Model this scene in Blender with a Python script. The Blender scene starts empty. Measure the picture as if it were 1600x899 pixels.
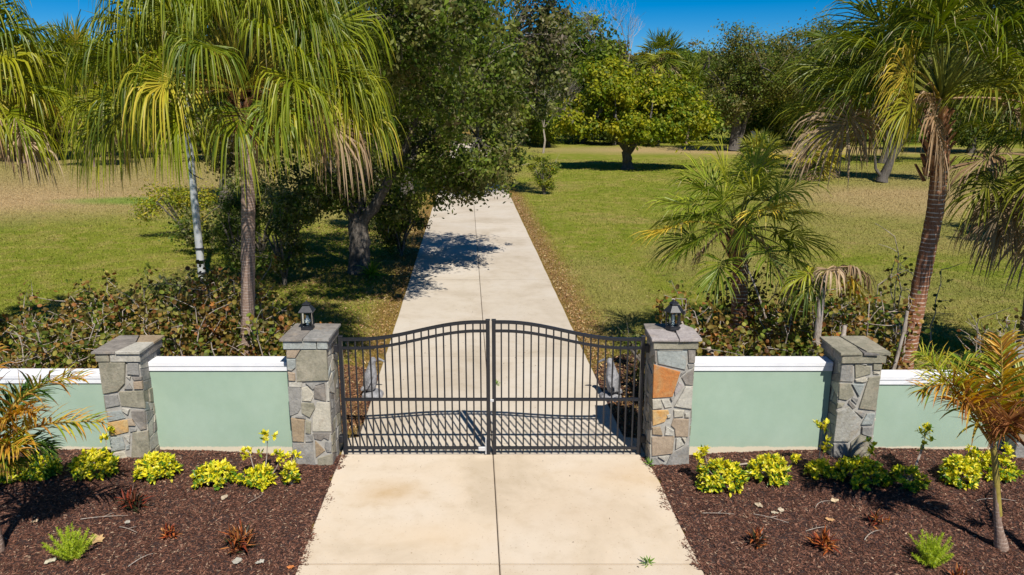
import bpy, bmesh, math, random
import numpy as np
from mathutils import Vector

C = bpy.context.scene.collection
scene = bpy.context.scene
PI = math.pi

# ------------------------------------------------------------------ camera
cam_d = bpy.data.cameras.new("camera"); cam = bpy.data.objects.new("camera", cam_d); C.objects.link(cam)
cam.location = (0, 0, 5.4); cam.rotation_euler = (math.radians(90 - 13.673), 0, 0)
cam_d.sensor_width = 36; cam_d.lens = 1190 / 1600 * 36; cam_d.clip_end = 3000; cam_d.clip_start = .1
scene.camera = cam
scene.render.resolution_x = 1024; scene.render.resolution_y = 575
scene.view_settings.view_transform = 'Standard'; scene.view_settings.look = 'None'
scene.view_settings.exposure = 0.25; scene.view_settings.gamma = 1
# ------------------------------------------------------------------ sky and sun
SUN = Vector((.27, -.784, 1.0)).normalized()          # direction to the sun
w = bpy.data.worlds.new("World"); scene.world = w; w.use_nodes = True
nt = w.node_tree; bg = nt.nodes['Background']
sky = nt.nodes.new('ShaderNodeTexSky'); sky.sky_type = 'NISHITA'; sky.sun_disc = False
sky.sun_elevation = math.asin(SUN.z); sky.sun_rotation = math.atan2(SUN.x, SUN.y)
sky.air_density = 0.7; sky.dust_density = 0.0; sky.ozone_density = 6.0; sky.altitude = 0
hs = nt.nodes.new('ShaderNodeHueSaturation'); hs.inputs['Saturation'].default_value = 1.5
hs.inputs['Value'].default_value = 1.35
nt.links.new(sky.outputs[0], hs.inputs['Color']); nt.links.new(hs.outputs[0], bg.inputs[0])
bg.inputs[1].default_value = 0.055
sd = bpy.data.lights.new("sun", 'SUN'); sun = bpy.data.objects.new("sun", sd); C.objects.link(sun)
sd.energy = 5.0; sd.angle = math.radians(.5); sd.color = (1, .95, .86)
sun.rotation_euler = (-SUN).to_track_quat('-Z', 'Y').to_euler(); sun.location = (10, -20, 40)

rng = np.random.default_rng(7); random.seed(7)

# ------------------------------------------------------------------ materials
def new_mat(name):
    m = bpy.data.materials.new(name); m.use_nodes = True
    n = m.node_tree; return m, n, n.nodes['Principled BSDF']
def node(n, t, **kw):
    x = n.nodes.new(t)
    for k, v in kw.items():
        if k.startswith('i_'):
            key = k[2:]; key = int(key) if key.isdigit() else key
            x.inputs[key].default_value = v
        else: setattr(x, k, v)
    return x
def ramp(n, fac, stops):
    r = n.nodes.new('ShaderNodeValToRGB'); e = r.color_ramp.elements
    while len(e) < len(stops): e.new(.5)
    for i, (p, c) in enumerate(stops):
        e[i].position = p; e[i].color = (*c, 1) if len(c) == 3 else c
    n.links.new(fac, r.inputs[0]); return r.outputs[0]
def noise(n, scale, detail=4, rough=.6, vec=None, dist=0):
    x = node(n, 'ShaderNodeTexNoise', i_Scale=scale, i_Detail=detail, i_Roughness=rough, i_Distortion=dist)
    if vec is not None: n.links.new(vec, x.inputs['Vector'])
    return x.outputs['Fac']
def mixc(n, fac, a, b, mode='MIX'):
    x = node(n, 'ShaderNodeMix', data_type='RGBA', blend_type=mode)
    for s, v in ((0, fac), (6, a), (7, b)):
        if isinstance(v, (int, float)): x.inputs[s].default_value = v
        elif isinstance(v, tuple): x.inputs[s].default_value = (*v, 1)
        else: n.links.new(v, x.inputs[s])
    return x.outputs[2]
def bump(n, b, fac, strength=.3, dist=.02):
    x = node(n, 'ShaderNodeBump', i_Strength=strength, i_Distance=dist)
    n.links.new(fac, x.inputs['Height']); n.links.new(x.outputs[0], b.inputs['Normal'])
def geo_pos(n): return n.nodes.new('ShaderNodeNewGeometry').outputs['Position']
def obj_pos(n): return n.nodes.new('ShaderNodeTexCoord').outputs['Object']

def simple(name, c1, c2=None, scale=8, rough=.7, bs=.2, bscale=40, metal=0, bdist=.01, local=True):
    m, n, b = new_mat(name); b.inputs['Roughness'].default_value = rough; b.inputs['Metallic'].default_value = metal
    v = obj_pos(n) if local else geo_pos(n)
    f = noise(n, scale, 5, .6, v)
    c = ramp(n, f, [(.3, c1), (.7, c2 or c1)]); n.links.new(c, b.inputs['Base Color'])
    if bs: bump(n, b, noise(n, bscale, 4, .6, v), bs, bdist)
    return m
def leafmat(name, rough=.45, trans=.35, spec=.4):
    m, n, b = new_mat(name)
    a = node(n, 'ShaderNodeAttribute', attribute_name='Col')
    n.links.new(a.outputs['Color'], b.inputs['Base Color'])
    b.inputs['Roughness'].default_value = rough; b.inputs['Specular IOR Level'].default_value = spec
    if trans:
        t = n.nodes.new('ShaderNodeBsdfTranslucent')
        hsv = node(n, 'ShaderNodeHueSaturation', i_Value=1.5, i_Saturation=1.1); n.links.new(a.outputs['Color'], hsv.inputs['Color'])
        n.links.new(hsv.outputs[0], t.inputs[0])
        mx = node(n, 'ShaderNodeMixShader', i_0=trans)
        n.links.new(b.outputs[0], mx.inputs[1]); n.links.new(t.outputs[0], mx.inputs[2])
        n.links.new(mx.outputs[0], n.nodes['Material Output'].inputs[0])
    return m
M = {}
M['leaf'] = leafmat('leaf', .5, .38, .22); M['frond'] = leafmat('frond', .42, .28, .3); M['dry'] = leafmat('dry_leaf', .8, .15, .2)
M['chips'] = leafmat('mulch_chips', .8, 0, .15)
M['bloom'] = leafmat('rosette_leaf', .4, .3, .4)

# bark
def bark(name, c1, c2, c3, zs=2.5, bs=.8):
    m, n, b = new_mat(name); b.inputs['Roughness'].default_value = .9
    mp = node(n, 'ShaderNodeMapping'); mp.inputs['Scale'].default_value = (9, 9, zs); n.links.new(geo_pos(n), mp.inputs[0])
    f = noise(n, 2.2, 6, .7, mp.outputs[0], .6)
    n.links.new(ramp(n, f, [(.35, c1), (.52, c2), (.7, c3)]), b.inputs['Base Color'])
    bump(n, b, f, bs, .05); return m
M['bark'] = bark('oak_bark', (.05, .04, .032), (.13, .11, .09), (.26, .23, .2))
M['bark_far'] = bark('far_bark', (.04, .033, .025), (.1, .085, .07), (.18, .16, .14), 1)
M['twig'] = bark('pale_branch_bark', (.2, .16, .12), (.36, .3, .25), (.5, .44, .38), 3, .3)
# palm trunk with leaf-scar rings
def palm_trunk_mat(name, c1, c2, ring, period=.055):
    m, n, b = new_mat(name); b.inputs['Roughness'].default_value = .85
    sep = node(n, 'ShaderNodeSeparateXYZ'); g = geo_pos(n); n.links.new(g, sep.inputs[0])
    nz = noise(n, 3.2, 4, .6, g)
    ad = node(n, 'ShaderNodeMath', operation='MULTIPLY_ADD', i_1=.07); n.links.new(nz, ad.inputs[0]); n.links.new(sep.outputs[2], ad.inputs[2])
    md = node(n, 'ShaderNodeMath', operation='MODULO', i_1=period); n.links.new(ad.outputs[0], md.inputs[0])
    dv = node(n, 'ShaderNodeMath', operation='DIVIDE', i_1=period); n.links.new(md.outputs[0], dv.inputs[0])
    mp = node(n, 'ShaderNodeMapping'); mp.inputs['Scale'].default_value = (14, 14, 5); n.links.new(g, mp.inputs[0])
    f2 = noise(n, 3, 5, .7, mp.outputs[0])
    base = ramp(n, f2, [(.3, c1), (.7, c2)])
    rg = ramp(n, dv.outputs[0], [(.0, (1, 1, 1)), (.16, (1, 1, 1)), (.26, (0, 0, 0)), (1, (0, 0, 0))])
    gate = ramp(n, noise(n, 9, 3, .6, g), [(.38, (0, 0, 0)), (.6, (1, 1, 1))])
    k = mixc(n, 1.0, rg, gate, 'MULTIPLY')
    n.links.new(mixc(n, k, base, ring), b.inputs['Base Color'])
    bump(n, b, f2, .6, .02); return m
M['palm_grey'] = palm_trunk_mat('grey_palm_trunk', (.15, .09, .065), (.36, .25, .19), (.48, .38, .32), .05)
M['palm_red'] = palm_trunk_mat('red_brown_palm_trunk', (.14, .05, .025), (.42, .18, .085), (.7, .58, .48), .075)
M['boot'] = bark('leaf_base_fibre', (.12, .045, .02), (.4, .17, .07), (.62, .42, .28), 2, .4)
# lawn
def lawn_color(n):
    g = geo_pos(n)
    mp = node(n, 'ShaderNodeMapping'); mp.inputs['Scale'].default_value = (1, 1, 0); n.links.new(g, mp.inputs[0]); v = mp.outputs[0]
    big = noise(n, .16, 3, .55, v, .4); mid = noise(n, 1.1, 5, .65, v); fine = noise(n, 14, 4, .7, v)
    col = ramp(n, big, [(.34, (.15, .19, .012)), (.5, (.23, .235, .028)), (.63, (.32, .25, .08))])
    c2 = ramp(n, mid, [(.36, (.12, .17, .01)), (.5, (.2, .225, .025)), (.68, (.36, .27, .1))])
    col = mixc(n, .55, col, c2)
    pt = noise(n, 3.4, 4, .7, v, .6); col = mixc(n, ramp(n, pt, [(.56, (0, 0, 0)), (.68, (.55, .55, .55))]), col, (.34, .23, .1))
    col = mixc(n, ramp(n, pt, [(.32, (.5, .5, .5)), (.42, (0, 0, 0))]), col, (.09, .13, .012))
    def mask(cx, cy, rx, ry, edge=.35, amt=1.0):
        s = node(n, 'ShaderNodeMapping', vector_type='TEXTURE'); s.inputs['Location'].default_value = (cx, cy, 0); s.inputs['Scale'].default_value = (rx, ry, 1)
        n.links.new(v, s.inputs[0])
        ln = node(n, 'ShaderNodeVectorMath', operation='LENGTH'); n.links.new(s.outputs[0], ln.inputs[0])
        a = node(n, 'ShaderNodeMath', operation='MULTIPLY_ADD', i_1=.5); n.links.new(mid, a.inputs[0]); n.links.new(ln.outputs['Value'], a.inputs[2])
        return ramp(n, a.outputs[0], [(1.25 - edge if 1.25 - edge < 1 else .9, (amt,) * 3), (1.0, (0, 0, 0))]) if False else _edge(n, a.outputs[0], edge, amt)
    tan = (.42, .29, .15); tang = (.3, .24, .09); leafy = (.29, .15, .055)
    for cx, cy, rx, ry, cc, am in ((-35, 48, 19, 13.5, tan, .95), (-40, 66, 34, 16, tang, .85), (-16, 50, 10, 6, tang, .6), (34, 50, 13, 16, tang, .75), (17, 33, 5, 6, tang, .5), (23, 43, 7, 7, tan, .7), (12, 22, 3, 3, tang, .4), (-12, 40, 6, 5, tang, .6),
                                   (-20, 43, 5, 1.7, (.13, .25, .02), .7), (30, 90, 25, 8, tan, .8), (7, 26, 2.2, 4, tang, .45), (2.6, 22, 1.4, 5, tang, .5)):
        col = mixc(n, mask(cx, cy, rx, ry, .35, am), col, cc)
    # leafy brown strips that follow the drive's edges
    sep = node(n, 'ShaderNodeSeparateXYZ'); n.links.new(v, sep.inputs[0])
    a = node(n, 'ShaderNodeMath', operation='MULTIPLY_ADD', i_1=.0585, i_2=-.0585 * 10.84 + .29); n.links.new(sep.outputs[1], a.inputs[0])
    d = node(n, 'ShaderNodeMath', operation='ADD'); n.links.new(a.outputs[0], d.inputs[0]); n.links.new(sep.outputs[0], d.inputs[1])
    ab = node(n, 'ShaderNodeMath', operation='ABSOLUTE'); n.links.new(d.outputs[0], ab.inputs[0])
    sb = node(n, 'ShaderNodeMath', operation='MULTIPLY_ADD', i_1=1.4, i_2=-.7); n.links.new(mid, sb.inputs[0])
    sm = node(n, 'ShaderNodeMath', operation='ADD'); n.links.new(ab.outputs[0], sm.inputs[0]); n.links.new(sb.outputs[0], sm.inputs[1])
    mr = node(n, 'ShaderNodeMapRange', i_1=2.5, i_2=3.2, i_3=.65, i_4=0.0); n.links.new(sm.outputs[0], mr.inputs[0])
    col = mixc(n, mr.outputs[0], col, leafy)
    fr = ramp(n, fine, [(.3, (.58, .6, .55)), (.5, (.97, .98, .95)), (.7, (1.35, 1.35, 1.25))])
    return mixc(n, 1.0, col, fr, 'MULTIPLY'), fine, v
def _edge(n, s, edge, amt):
    mr = node(n, 'ShaderNodeMapRange', i_1=1.25 - edge, i_2=1.25 + edge, i_3=amt, i_4=0.0); n.links.new(s, mr.inputs[0]); return mr.outputs[0]
m, n, b = new_mat('lawn'); c, f, v = lawn_color(n); n.links.new(c, b.inputs['Base Color']); b.inputs['Roughness'].default_value = .9
b.inputs['Specular IOR Level'].default_value = .1
bump(n, b, noise(n, 22, 4, .75, v), .9, .06); M['lawn'] = m
m, n, b = new_mat('grass_blade'); c, f, v = lawn_color(n); n.links.new(c, b.inputs['Base Color']); b.inputs['Roughness'].default_value = .7
b.inputs['Specular IOR Level'].default_value = .2; M['blade'] = m
# concrete
def concrete(name, warm):
    m, n, b = new_mat(name); b.inputs['Roughness'].default_value = .85; b.inputs['Specular IOR Level'].default_value = .2
    g = geo_pos(n); big = noise(n, .55, 5, .6, g, .5); mid = noise(n, 3, 6, .65, g); fine = noise(n, 60, 3, .7, g)
    if warm: st = [(.32, (.54, .44, .32)), (.45, (.63, .52, .39)), (.6, (.65, .55, .43)), (.75, (.59, .51, .42))]
    else: st = [(.32, (.48, .41, .32)), (.5, (.56, .49, .4)), (.7, (.59, .53, .45))]
    col = ramp(n, big, st)
    col = mixc(n, 1.0, col, ramp(n, mid, [(.25, (.9, .88, .84)), (.5, (1, 1, 1)), (.8, (1.04, 1.03, 1.02))]), 'MULTIPLY')
    sp = ramp(n, noise(n, 28, 2, .5, g), [(.27, (.55, .45, .36)), (.33, (1, 1, 1))])
    col = mixc(n, .6, col, mixc(n, 1.0, col, sp, 'MULTIPLY'))
    oi = n.nodes.new('ShaderNodeObjectInfo'); col = mixc(n, 1.0, col, ramp(n, oi.outputs['Random'], [(0, (.93, .92, .91)), (1, (1.04, 1.04, 1.04))]), 'MULTIPLY')
    # fine broom lines across the drive
    wv = node(n, 'ShaderNodeTexWave', bands_direction='Y', i_Scale=14.0, i_Distortion=2.0, i_Detail=2.0); n.links.new(g, wv.inputs[0])
    col = mixc(n, .05, col, wv.outputs[0], 'MULTIPLY')
    if warm:
        for cx, cy, rx, ry, cc, am in ((-1.75, 9.8, .45, .35, (.46, .28, .1), .5), (1.7, 10.3, .8, .4, (.55, .36, .17), .4), (.9, 9.3, .9, .6, (.5, .38, .26), .35), (-1.0, 8.7, .7, .3, (.66, .5, .33), .5)):
            s = node(n, 'ShaderNodeMapping', vector_type='TEXTURE'); s.inputs['Location'].default_value = (cx, cy, 0); s.inputs['Scale'].default_value = (rx, ry, 1); n.links.new(g, s.inputs[0])
            ln = node(n, 'ShaderNodeVectorMath', operation='LENGTH'); n.links.new(s.outputs[0], ln.inputs[0])
            a = node(n, 'ShaderNodeMath', operation='MULTIPLY_ADD', i_1=1.4); n.links.new(mid, a.inputs[0]); n.links.new(ln.outputs['Value'], a.inputs[2])
            mr = node(n, 'ShaderNodeMapRange', i_1=.6, i_2=2.2, i_3=am, i_4=0.0); n.links.new(a.outputs[0], mr.inputs[0])
            col = mixc(n, mr.outputs[0], col, cc)
    n.links.new(col, b.inputs['Base Color']); bump(n, b, fine, .25, .006); return m
M['conc_warm'] = concrete('warm_stained_concrete', True); M['conc'] = concrete('pale_concrete', False)
M['gap'] = simple('joint_dirt', (.05, .035, .025), (.1, .07, .05), 20, .95, 0)
# stucco
m, n, b = new_mat('sage_stucco'); b.inputs['Roughness'].default_value = .75; b.inputs['Specular IOR Level'].default_value = .25
g = geo_pos(n); sep = node(n, 'ShaderNodeSeparateXYZ'); n.links.new(g, sep.inputs[0])
col = ramp(n, noise(n, 1.3, 5, .65, g), [(.3, (.305, .41, .315)), (.7, (.36, .46, .365))])
mp = node(n, 'ShaderNodeMapping'); mp.inputs['Scale'].default_value = (2.6, 2.6, 1.7); n.links.new(g, mp.inputs[0])
col = mixc(n, .3, col, mixc(n, 1.0, col, ramp(n, noise(n, 1.5, 5, .7, mp.outputs[0]), [(.3, (.86, .86, .84)), (.6, (1.03, 1.03, 1.03))]), 'MULTIPLY'))
ad = node(n, 'ShaderNodeMath', operation='MULTIPLY_ADD', i_1=-.09); n.links.new(noise(n, 4, 4, .8, g), ad.inputs[0]); n.links.new(sep.outputs[2], ad.inputs[2])
mr = node(n, 'ShaderNodeMapRange', i_1=.135, i_2=.155, i_3=1.0, i_4=0.0); n.links.new(ad.outputs[0], mr.inputs[0])
col = mixc(n, mr.outputs[0], col, (.62, .55, .42)); n.links.new(col, b.inputs['Base Color'])
bump(n, b, noise(n, 70, 4, .6, g), .35, .006); M['stucco'] = m
M['white'] = simple('white_coping_paint', (.74, .74, .77), (.84, .84, .86), 3, .5, .08, 30)
M['iron'] = simple('black_powder_coated_metal', (.012, .013, .017), (.02, .021, .026), 30, .42, .1, 120)
M['mortar'] = simple('mortar', (.29, .27, .24), (.42, .4, .36), 12, .9, .5, 60)
M['steel'] = simple('galvanised_steel', (.55, .56, .58), (.68, .69, .71), 6, .38, .05, 40, .35)
M['statue'] = simple('weathered_grey_stone', (.13, .13, .14), (.36, .36, .38), 14, .9, .8, 40, bdist=.02)
M['cable'] = simple('black_cable', (.012, .012, .013), (.02, .02, .02), 9, .5, 0)
m, n, b = new_mat('lantern_glass'); b.inputs['Base Color'].default_value = (.8, .85, .86, 1); b.inputs['Roughness'].default_value = .05
b.inputs['Transmission Weight'].default_value = 1; b.inputs['IOR'].default_value = 1.1; M['glass'] = m
M['candle'] = simple('frosted_lamp_tube', (.75, .75, .7), (.85, .85, .8), 9, .3, 0)
SC = dict(O=((.2, .19, .14), (.34, .31, .24)), G=((.19, .185, .175), (.33, .315, .29)), T=((.3, .23, .165), (.38, .3, .22)), B=((.24, .26, .25), (.36, .38, .36)),
          L=((.36, .34, .29), (.5, .47, .41)), C=((.4, .37, .3), (.5, .46, .38)), K=((.15, .135, .12), (.29, .26, .23)), W=((.26, .19, .12), (.36, .28, .19)),
          X=((.46, .15, .035), (.42, .24, .1)), Y=((.52, .27, .08), (.5, .38, .2)), P=((.32, .28, .27), (.42, .38, .36)), D=((.11, .1, .095), (.2, .19, .18)), H=((.24, .22, .17), (.42, .41, .38)))
def stone_mat(name, c1, c2):
    m, n, b = new_mat(name); b.inputs['Roughness'].default_value = .85; b.inputs['Specular IOR Level'].default_value = .25; v = geo_pos(n)
    col = ramp(n, noise(n, 4.5, 6, .65, v, .8), [(.3, c1), (.68, c2)])
    col = mixc(n, .75, col, mixc(n, 1.0, col, ramp(n, noise(n, 22, 6, .75, v, .5), [(.3, (.62, .6, .58)), (.5, (1, 1, 1)), (.72, (1.3, 1.28, 1.22))]), 'MULTIPLY'))
    st = ramp(n, noise(n, 2.3, 4, .7, v, 1.5), [(.56, (0, 0, 0)), (.66, (1, 1, 1))])
    col = mixc(n, mixc(n, .45, (0, 0, 0), st), col, (.34, .27, .2)); n.links.new(col, b.inputs['Base Color'])
    bump(n, b, noise(n, 26, 6, .7, v, .4), .8, .015); return m
for k, (a, c) in SC.items():
    M['stone_' + k] = stone_mat('flagstone_' + {'O': 'olive', 'G': 'grey', 'T': 'tan', 'B': 'blue_grey', 'L': 'light', 'C': 'cream', 'K': 'dark', 'W': 'brown', 'X': 'rust', 'Y': 'ochre', 'P': 'pinkish', 'D': 'cap_dark', 'H': 'pale_rimmed'}[k], a, c)
# mulch ground
m, n, b = new_mat('mulch_ground'); b.inputs['Roughness'].default_value = .95; g = geo_pos(n)
n.links.new(ramp(n, noise(n, 30, 5, .7, g), [(.3, (.02, .011, .01)), (.7, (.07, .035, .03))]), b.inputs['Base Color']); bump(n, b, noise(n, 40, 4, .7, g), 1, .03); M['mulch'] = m

# ------------------------------------------------------------------ mesh helpers
def link(name, me, mat, parent=None):
    o = bpy.data.objects.new(name, me); C.objects.link(o)
    if mat is not None and len(me.materials) == 0: me.materials.append(mat)
    if parent: o.parent = parent
    return o
def tag(o, label=None, cat=None, group=None, kind=None):
    if label: o['label'] = label
    if cat: o['category'] = cat
    if group: o['group'] = group
    if kind: o['kind'] = kind
    return o
def thing(name, label, cat, loc=(0, 0, 0), rz=0, group=None):
    o = bpy.data.objects.new(name, None); C.objects.link(o); o.location = loc; o.rotation_euler = (0, 0, rz); o.empty_display_size = .2
    return tag(o, label, cat, group)
def copy_tree(o, parent=None):
    c = o.copy(); C.objects.link(c); c.parent = parent
    for ch in list(o.children): copy_tree(ch, c)
    return c
def nrm(a): return a / (np.linalg.norm(a, axis=-1, keepdims=True) + 1e-9)

class Q:                                              # quad collector with a colour per face
    def __init__(s): s.V = []; s.F = []; s.C = []; s.n = 0
    def add(s, V, F, Cc):
        V = np.asarray(V, float).reshape(-1, 3); F = np.asarray(F, int).reshape(-1, 4); Cc = np.asarray(Cc, float)
        if Cc.ndim == 1: Cc = np.tile(Cc, (len(F), 1))
        s.V.append(V); s.F.append(F + s.n); s.C.append(Cc); s.n += len(V)
    def quads(s, V, Cc): k = len(V); s.add(V, np.arange(k * 4).reshape(k, 4), Cc)
    def tube(s, P, R, sides=6, col=(.3, .25, .2), jit=0):
        P = np.asarray(P, float); k = len(P); R = np.broadcast_to(R, (k,))
        T = np.gradient(P, axis=0); T = nrm(T)
        ref = np.array([0, 0, 1.]) if abs(T[:, 2]).mean() < .8 else np.array([0, 1., 0])
        A = nrm(np.cross(T, ref)); B = np.cross(T, A)
        th = np.linspace(0, 2 * PI, sides, endpoint=False)
        rr = R[:, None, None] * (1 + (rng.normal(0, jit, (k, sides, 1)) if jit else 0))
        V = P[:, None] + rr * (np.cos(th)[None, :, None] * A[:, None] + np.sin(th)[None, :, None] * B[:, None])
        i = np.arange(k - 1)[:, None] * sides; j = np.arange(sides)[None]; j2 = (j + 1) % sides
        F = np.stack([i + j, i + j2, i + sides + j2, i + sides + j], -1).reshape(-1, 4)
        s.add(V, F, col)
        s.cap(V[-1])
    def cap(s, ring):
        c = ring.mean(0); k = len(ring)
        V = np.vstack([ring, c]); F = [[a, (a + 1) % k, (a + 2) % k, k] for a in range(0, k - 1, 2)]
        if k % 2 == 0: s.add(V, F, s.C[-1][0])
    def box(s, c, d, col=(.5, .5, .5), rz=0, bev=0):
        c = np.array(c, float); d = np.array(d, float) / 2
        V = np.array([[x, y, z] for z in (-1, 1) for x, y in ((-1, -1), (1, -1), (1, 1), (-1, 1))]) * d
        if rz: a, b2 = math.cos(rz), math.sin(rz); V = np.stack([V[:, 0] * a - V[:, 1] * b2, V[:, 0] * b2 + V[:, 1] * a, V[:, 2]], -1)
        s.add(V + c, [[0, 3, 2, 1], [4, 5, 6, 7], [0, 1, 5, 4], [1, 2, 6, 5], [2, 3, 7, 6], [3, 0, 4, 7]], col)
    def build(s, name, mat, parent=None, smooth=False):
        V = np.concatenate(s.V).astype(np.float32); F = np.concatenate(s.F).astype(np.int32); Cc = np.concatenate(s.C)
        me = bpy.data.meshes.new(name); me.vertices.add(len(V)); me.vertices.foreach_set('co', V.ravel())
        me.loops.add(len(F) * 4); me.loops.foreach_set('vertex_index', F.ravel())
        me.polygons.add(len(F)); me.polygons.foreach_set('loop_start', np.arange(0, len(F) * 4, 4, dtype=np.int32))
        me.polygons.foreach_set('use_smooth', np.full(len(F), smooth))
        at = me.color_attributes.new('Col', 'FLOAT_COLOR', 'CORNER')
        cc = np.ones((len(F) * 4, 4), np.float32); cc[:, :3] = np.repeat(np.clip(Cc, 0, 1), 4, axis=0); at.data.foreach_set('color', cc.ravel())
        me.update(calc_edges=True)
        return link(name, me, mat, parent)

def prism_me(name, poly, axis, base, proud, cham=.01, jit=.006):
    """polygon (a,b) extruded: axis 'y' -> (a, -h, b), 'x+' -> (h, a, b), 'x-' -> (-h, a, b), 'z' -> (a, b, h)"""
    n_ = len(poly); cx = sum(p[0] for p in poly) / n_; cy = sum(p[1] for p in poly) / n_
    def sh(p, d):
        L = math.hypot(p[0] - cx, p[1] - cy) + 1e-6; k = max(0, 1 - d / L); return (cx + (p[0] - cx) * k, cy + (p[1] - cy) * k)
    def m3(a, b, h): return {'y': (a, -h, b), 'x+': (h, a, b), 'x-': (-h, a, b), 'z': (a, b, h)}[axis]
    bm = bmesh.new(); r = []
    for d, h in ((0, base), (0, proud - cham), (cham * 1.3, proud)):
        r.append([bm.verts.new(m3(*sh(p, d), h + (random.uniform(-jit, jit) if h == proud else 0))) for p in poly])
    for a, b_ in ((r[0], r[1]), (r[1], r[2])):
        for i in range(n_): bm.faces.new((a[i], a[(i + 1) % n_], b_[(i + 1) % n_], b_[i]))
    bm.faces.new(r[2]); bm.faces.new(r[0][::-1])
    bmesh.ops.recalc_face_normals(bm, faces=bm.faces); me = bpy.data.meshes.new(name); bm.to_mesh(me); bm.free(); return me
def box_me(name, x0, x1, y0, y1, z0, z1, bev=.004, seg=1):
    bm = bmesh.new(); bmesh.ops.create_cube(bm, size=1)
    for v in bm.verts: v.co = ((x0 + x1) / 2 + v.co.x * (x1 - x0), (y0 + y1) / 2 + v.co.y * (y1 - y0), (z0 + z1) / 2 + v.co.z * (z1 - z0))
    if bev: bmesh.ops.bevel(bm, geom=list(bm.edges), offset=bev, segments=seg, affect='EDGES')
    me = bpy.data.meshes.new(name); bm.to_mesh(me); bm.free(); return me
def bez(p0, p1, p2, k=8):
    t = np.linspace(0, 1, k)[:, None]; p0, p1, p2 = map(np.array, (p0, p1, p2)); return (1 - t) ** 2 * p0 + 2 * t * (1 - t) * p1 + t * t * p2

# value noise for placing things
_g = rng.random((64, 64))
def vnoise(x, y, s):
    x = np.asarray(x) * s % 64; y = np.asarray(y) * s % 64; i = x.astype(int); j = y.astype(int); fx = x - i; fy = y - j
    fx = fx * fx * (3 - 2 * fx); fy = fy * fy * (3 - 2 * fy); a = _g[i % 64, j % 64]; b_ = _g[(i + 1) % 64, j % 64]; c = _g[i % 64, (j + 1) % 64]; d = _g[(i + 1) % 64, (j + 1) % 64]
    return (a * (1 - fx) + b_ * fx) * (1 - fy) + (c * (1 - fx) + d * fx) * fy

# ================================================================== SETTING
def drive_c(y): return -.29 - .0585 * (y - 10.84) if y > 10.84 else -.29 + .05 * (10.84 - y)
def drive_edges(y):
    c = drive_c(y); hw = 2.18 if y > 11.6 else 2.39
    return (c - hw, c + hw)
# lawn sheet to the horizon
link('lawn', box_me('lawn', -900, 900, -200, 1500, -.5, 0, 0), M['lawn'])['kind'] = 'structure'
# driveway > slabs
dq = Q(); ys = [3.0] + list(np.arange(3.5, 120, 1.0))
for y0, y1 in zip(ys[:-1], ys[1:]):
    a, b_ = drive_edges(y0), drive_edges(y1)
    dq.quads(np.array([[[a[0] + .01, y0, .008], [a[1] - .01, y0, .008], [b_[1] - .01, y1, .008], [b_[0] + .01, y1, .008]]]), (.05, .04, .03))
drv = dq.build('driveway', M['gap']); drv['kind'] = 'structure'
J = [3.0, 8.07, 11.0, 15.74, 23.08, 30.7, 34.7, 42.5, 50, 60, 72, 86, 104]
for i, (y0, y1) in enumerate(zip(J[:-1], J[1:])):
    for side in (0, 1):
        g = .014 + .0006 * y0; k = max(2, int((y1 - y0) / .8)); yy = np.linspace(y0 + g, y1 - g, k + 1)
        if y0 == 11.0: yy = np.sort(np.append(yy, [11.58, 11.62]))
        bm = bmesh.new(); top = []; z = .03 + (.012 if (side == 0 and i == 4) else 0) + .002 * ((i * 7 + side * 3) % 3)
        for y in yy:
            e = drive_edges(y); c = drive_c(y); xa, xb = (e[0], c - .007) if side == 0 else (c + .007, e[1])
            wob = .02 * (random.random() - .5)
            if side == 0: xa += wob
            else: xb += wob
            top.append([bm.verts.new((xa, y, zz)) for zz in (-.02, z - .008)] + [bm.verts.new((xa + .01, y, z)), bm.verts.new((xb - .006, y, z)), bm.verts.new((xb, y, z - .006)), bm.verts.new((xb, y, -.02))])
        for a, b_ in zip(top[:-1], top[1:]):
            for q in range(5): bm.faces.new((a[q], a[q + 1], b_[q + 1], b_[q]))
        bm.faces.new(top[0]); bm.faces.new(top[-1][::-1]); bmesh.ops.recalc_face_normals(bm, faces=bm.faces)
        me = bpy.data.meshes.new('slab'); bm.to_mesh(me); bm.free(); link('slab', me, M['conc_warm'] if y0 < 11 else M['conc'], drv)

# mulch beds
def mz(x, y):                                          # height of the beds
    x = np.asarray(x, float); y = np.asarray(y, float); d = np.clip((np.abs(x + .3) - 2.7) / 2.2, 0, 1)
    return .025 + .13 * d * np.clip((y - 7.5) / 3, .2, 1) + .05 * (vnoise(x + 30, y + 9, 1.3) - .5) * d + .02 * (vnoise(x + 30, y + 9, 5) - .5)
def bed_edge(y, side): e = drive_edges(y)[0 if side < 0 else 1]; return e + side * (-.02 + .05 * math.sin(y * 5.1) + .03 * math.sin(y * 13.7 + side))
def chips(name, xs, ys_, zs, pal, size, seed=0, flat=.25):
    k = len(xs); r = np.random.default_rng(seed + 3); a = r.uniform(0, PI, k); L = r.uniform(.5, 1.3, k) * size; W = L * r.uniform(.12, .35, k)
    d = np.stack([np.cos(a), np.sin(a), r.normal(0, flat, k)], -1); d = nrm(d); s_ = nrm(np.cross(d, np.stack([r.normal(0, .3, k), r.normal(0, .3, k), np.ones(k)], -1)))
    c = np.stack([xs, ys_, zs + r.uniform(.0, .014, k)], -1); d *= L[:, None] / 2; s_ *= W[:, None] / 2
    V = np.stack([c - d - s_ * .5, c - d * .3 + s_, c + d + s_ * .4, c + d * .2 - s_], 1)
    pal = np.array(pal); cc = pal[r.integers(0, len(pal), k)] * r.uniform(.6, 1.4, (k, 1)); q = Q(); q.quads(V, cc); return q
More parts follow.
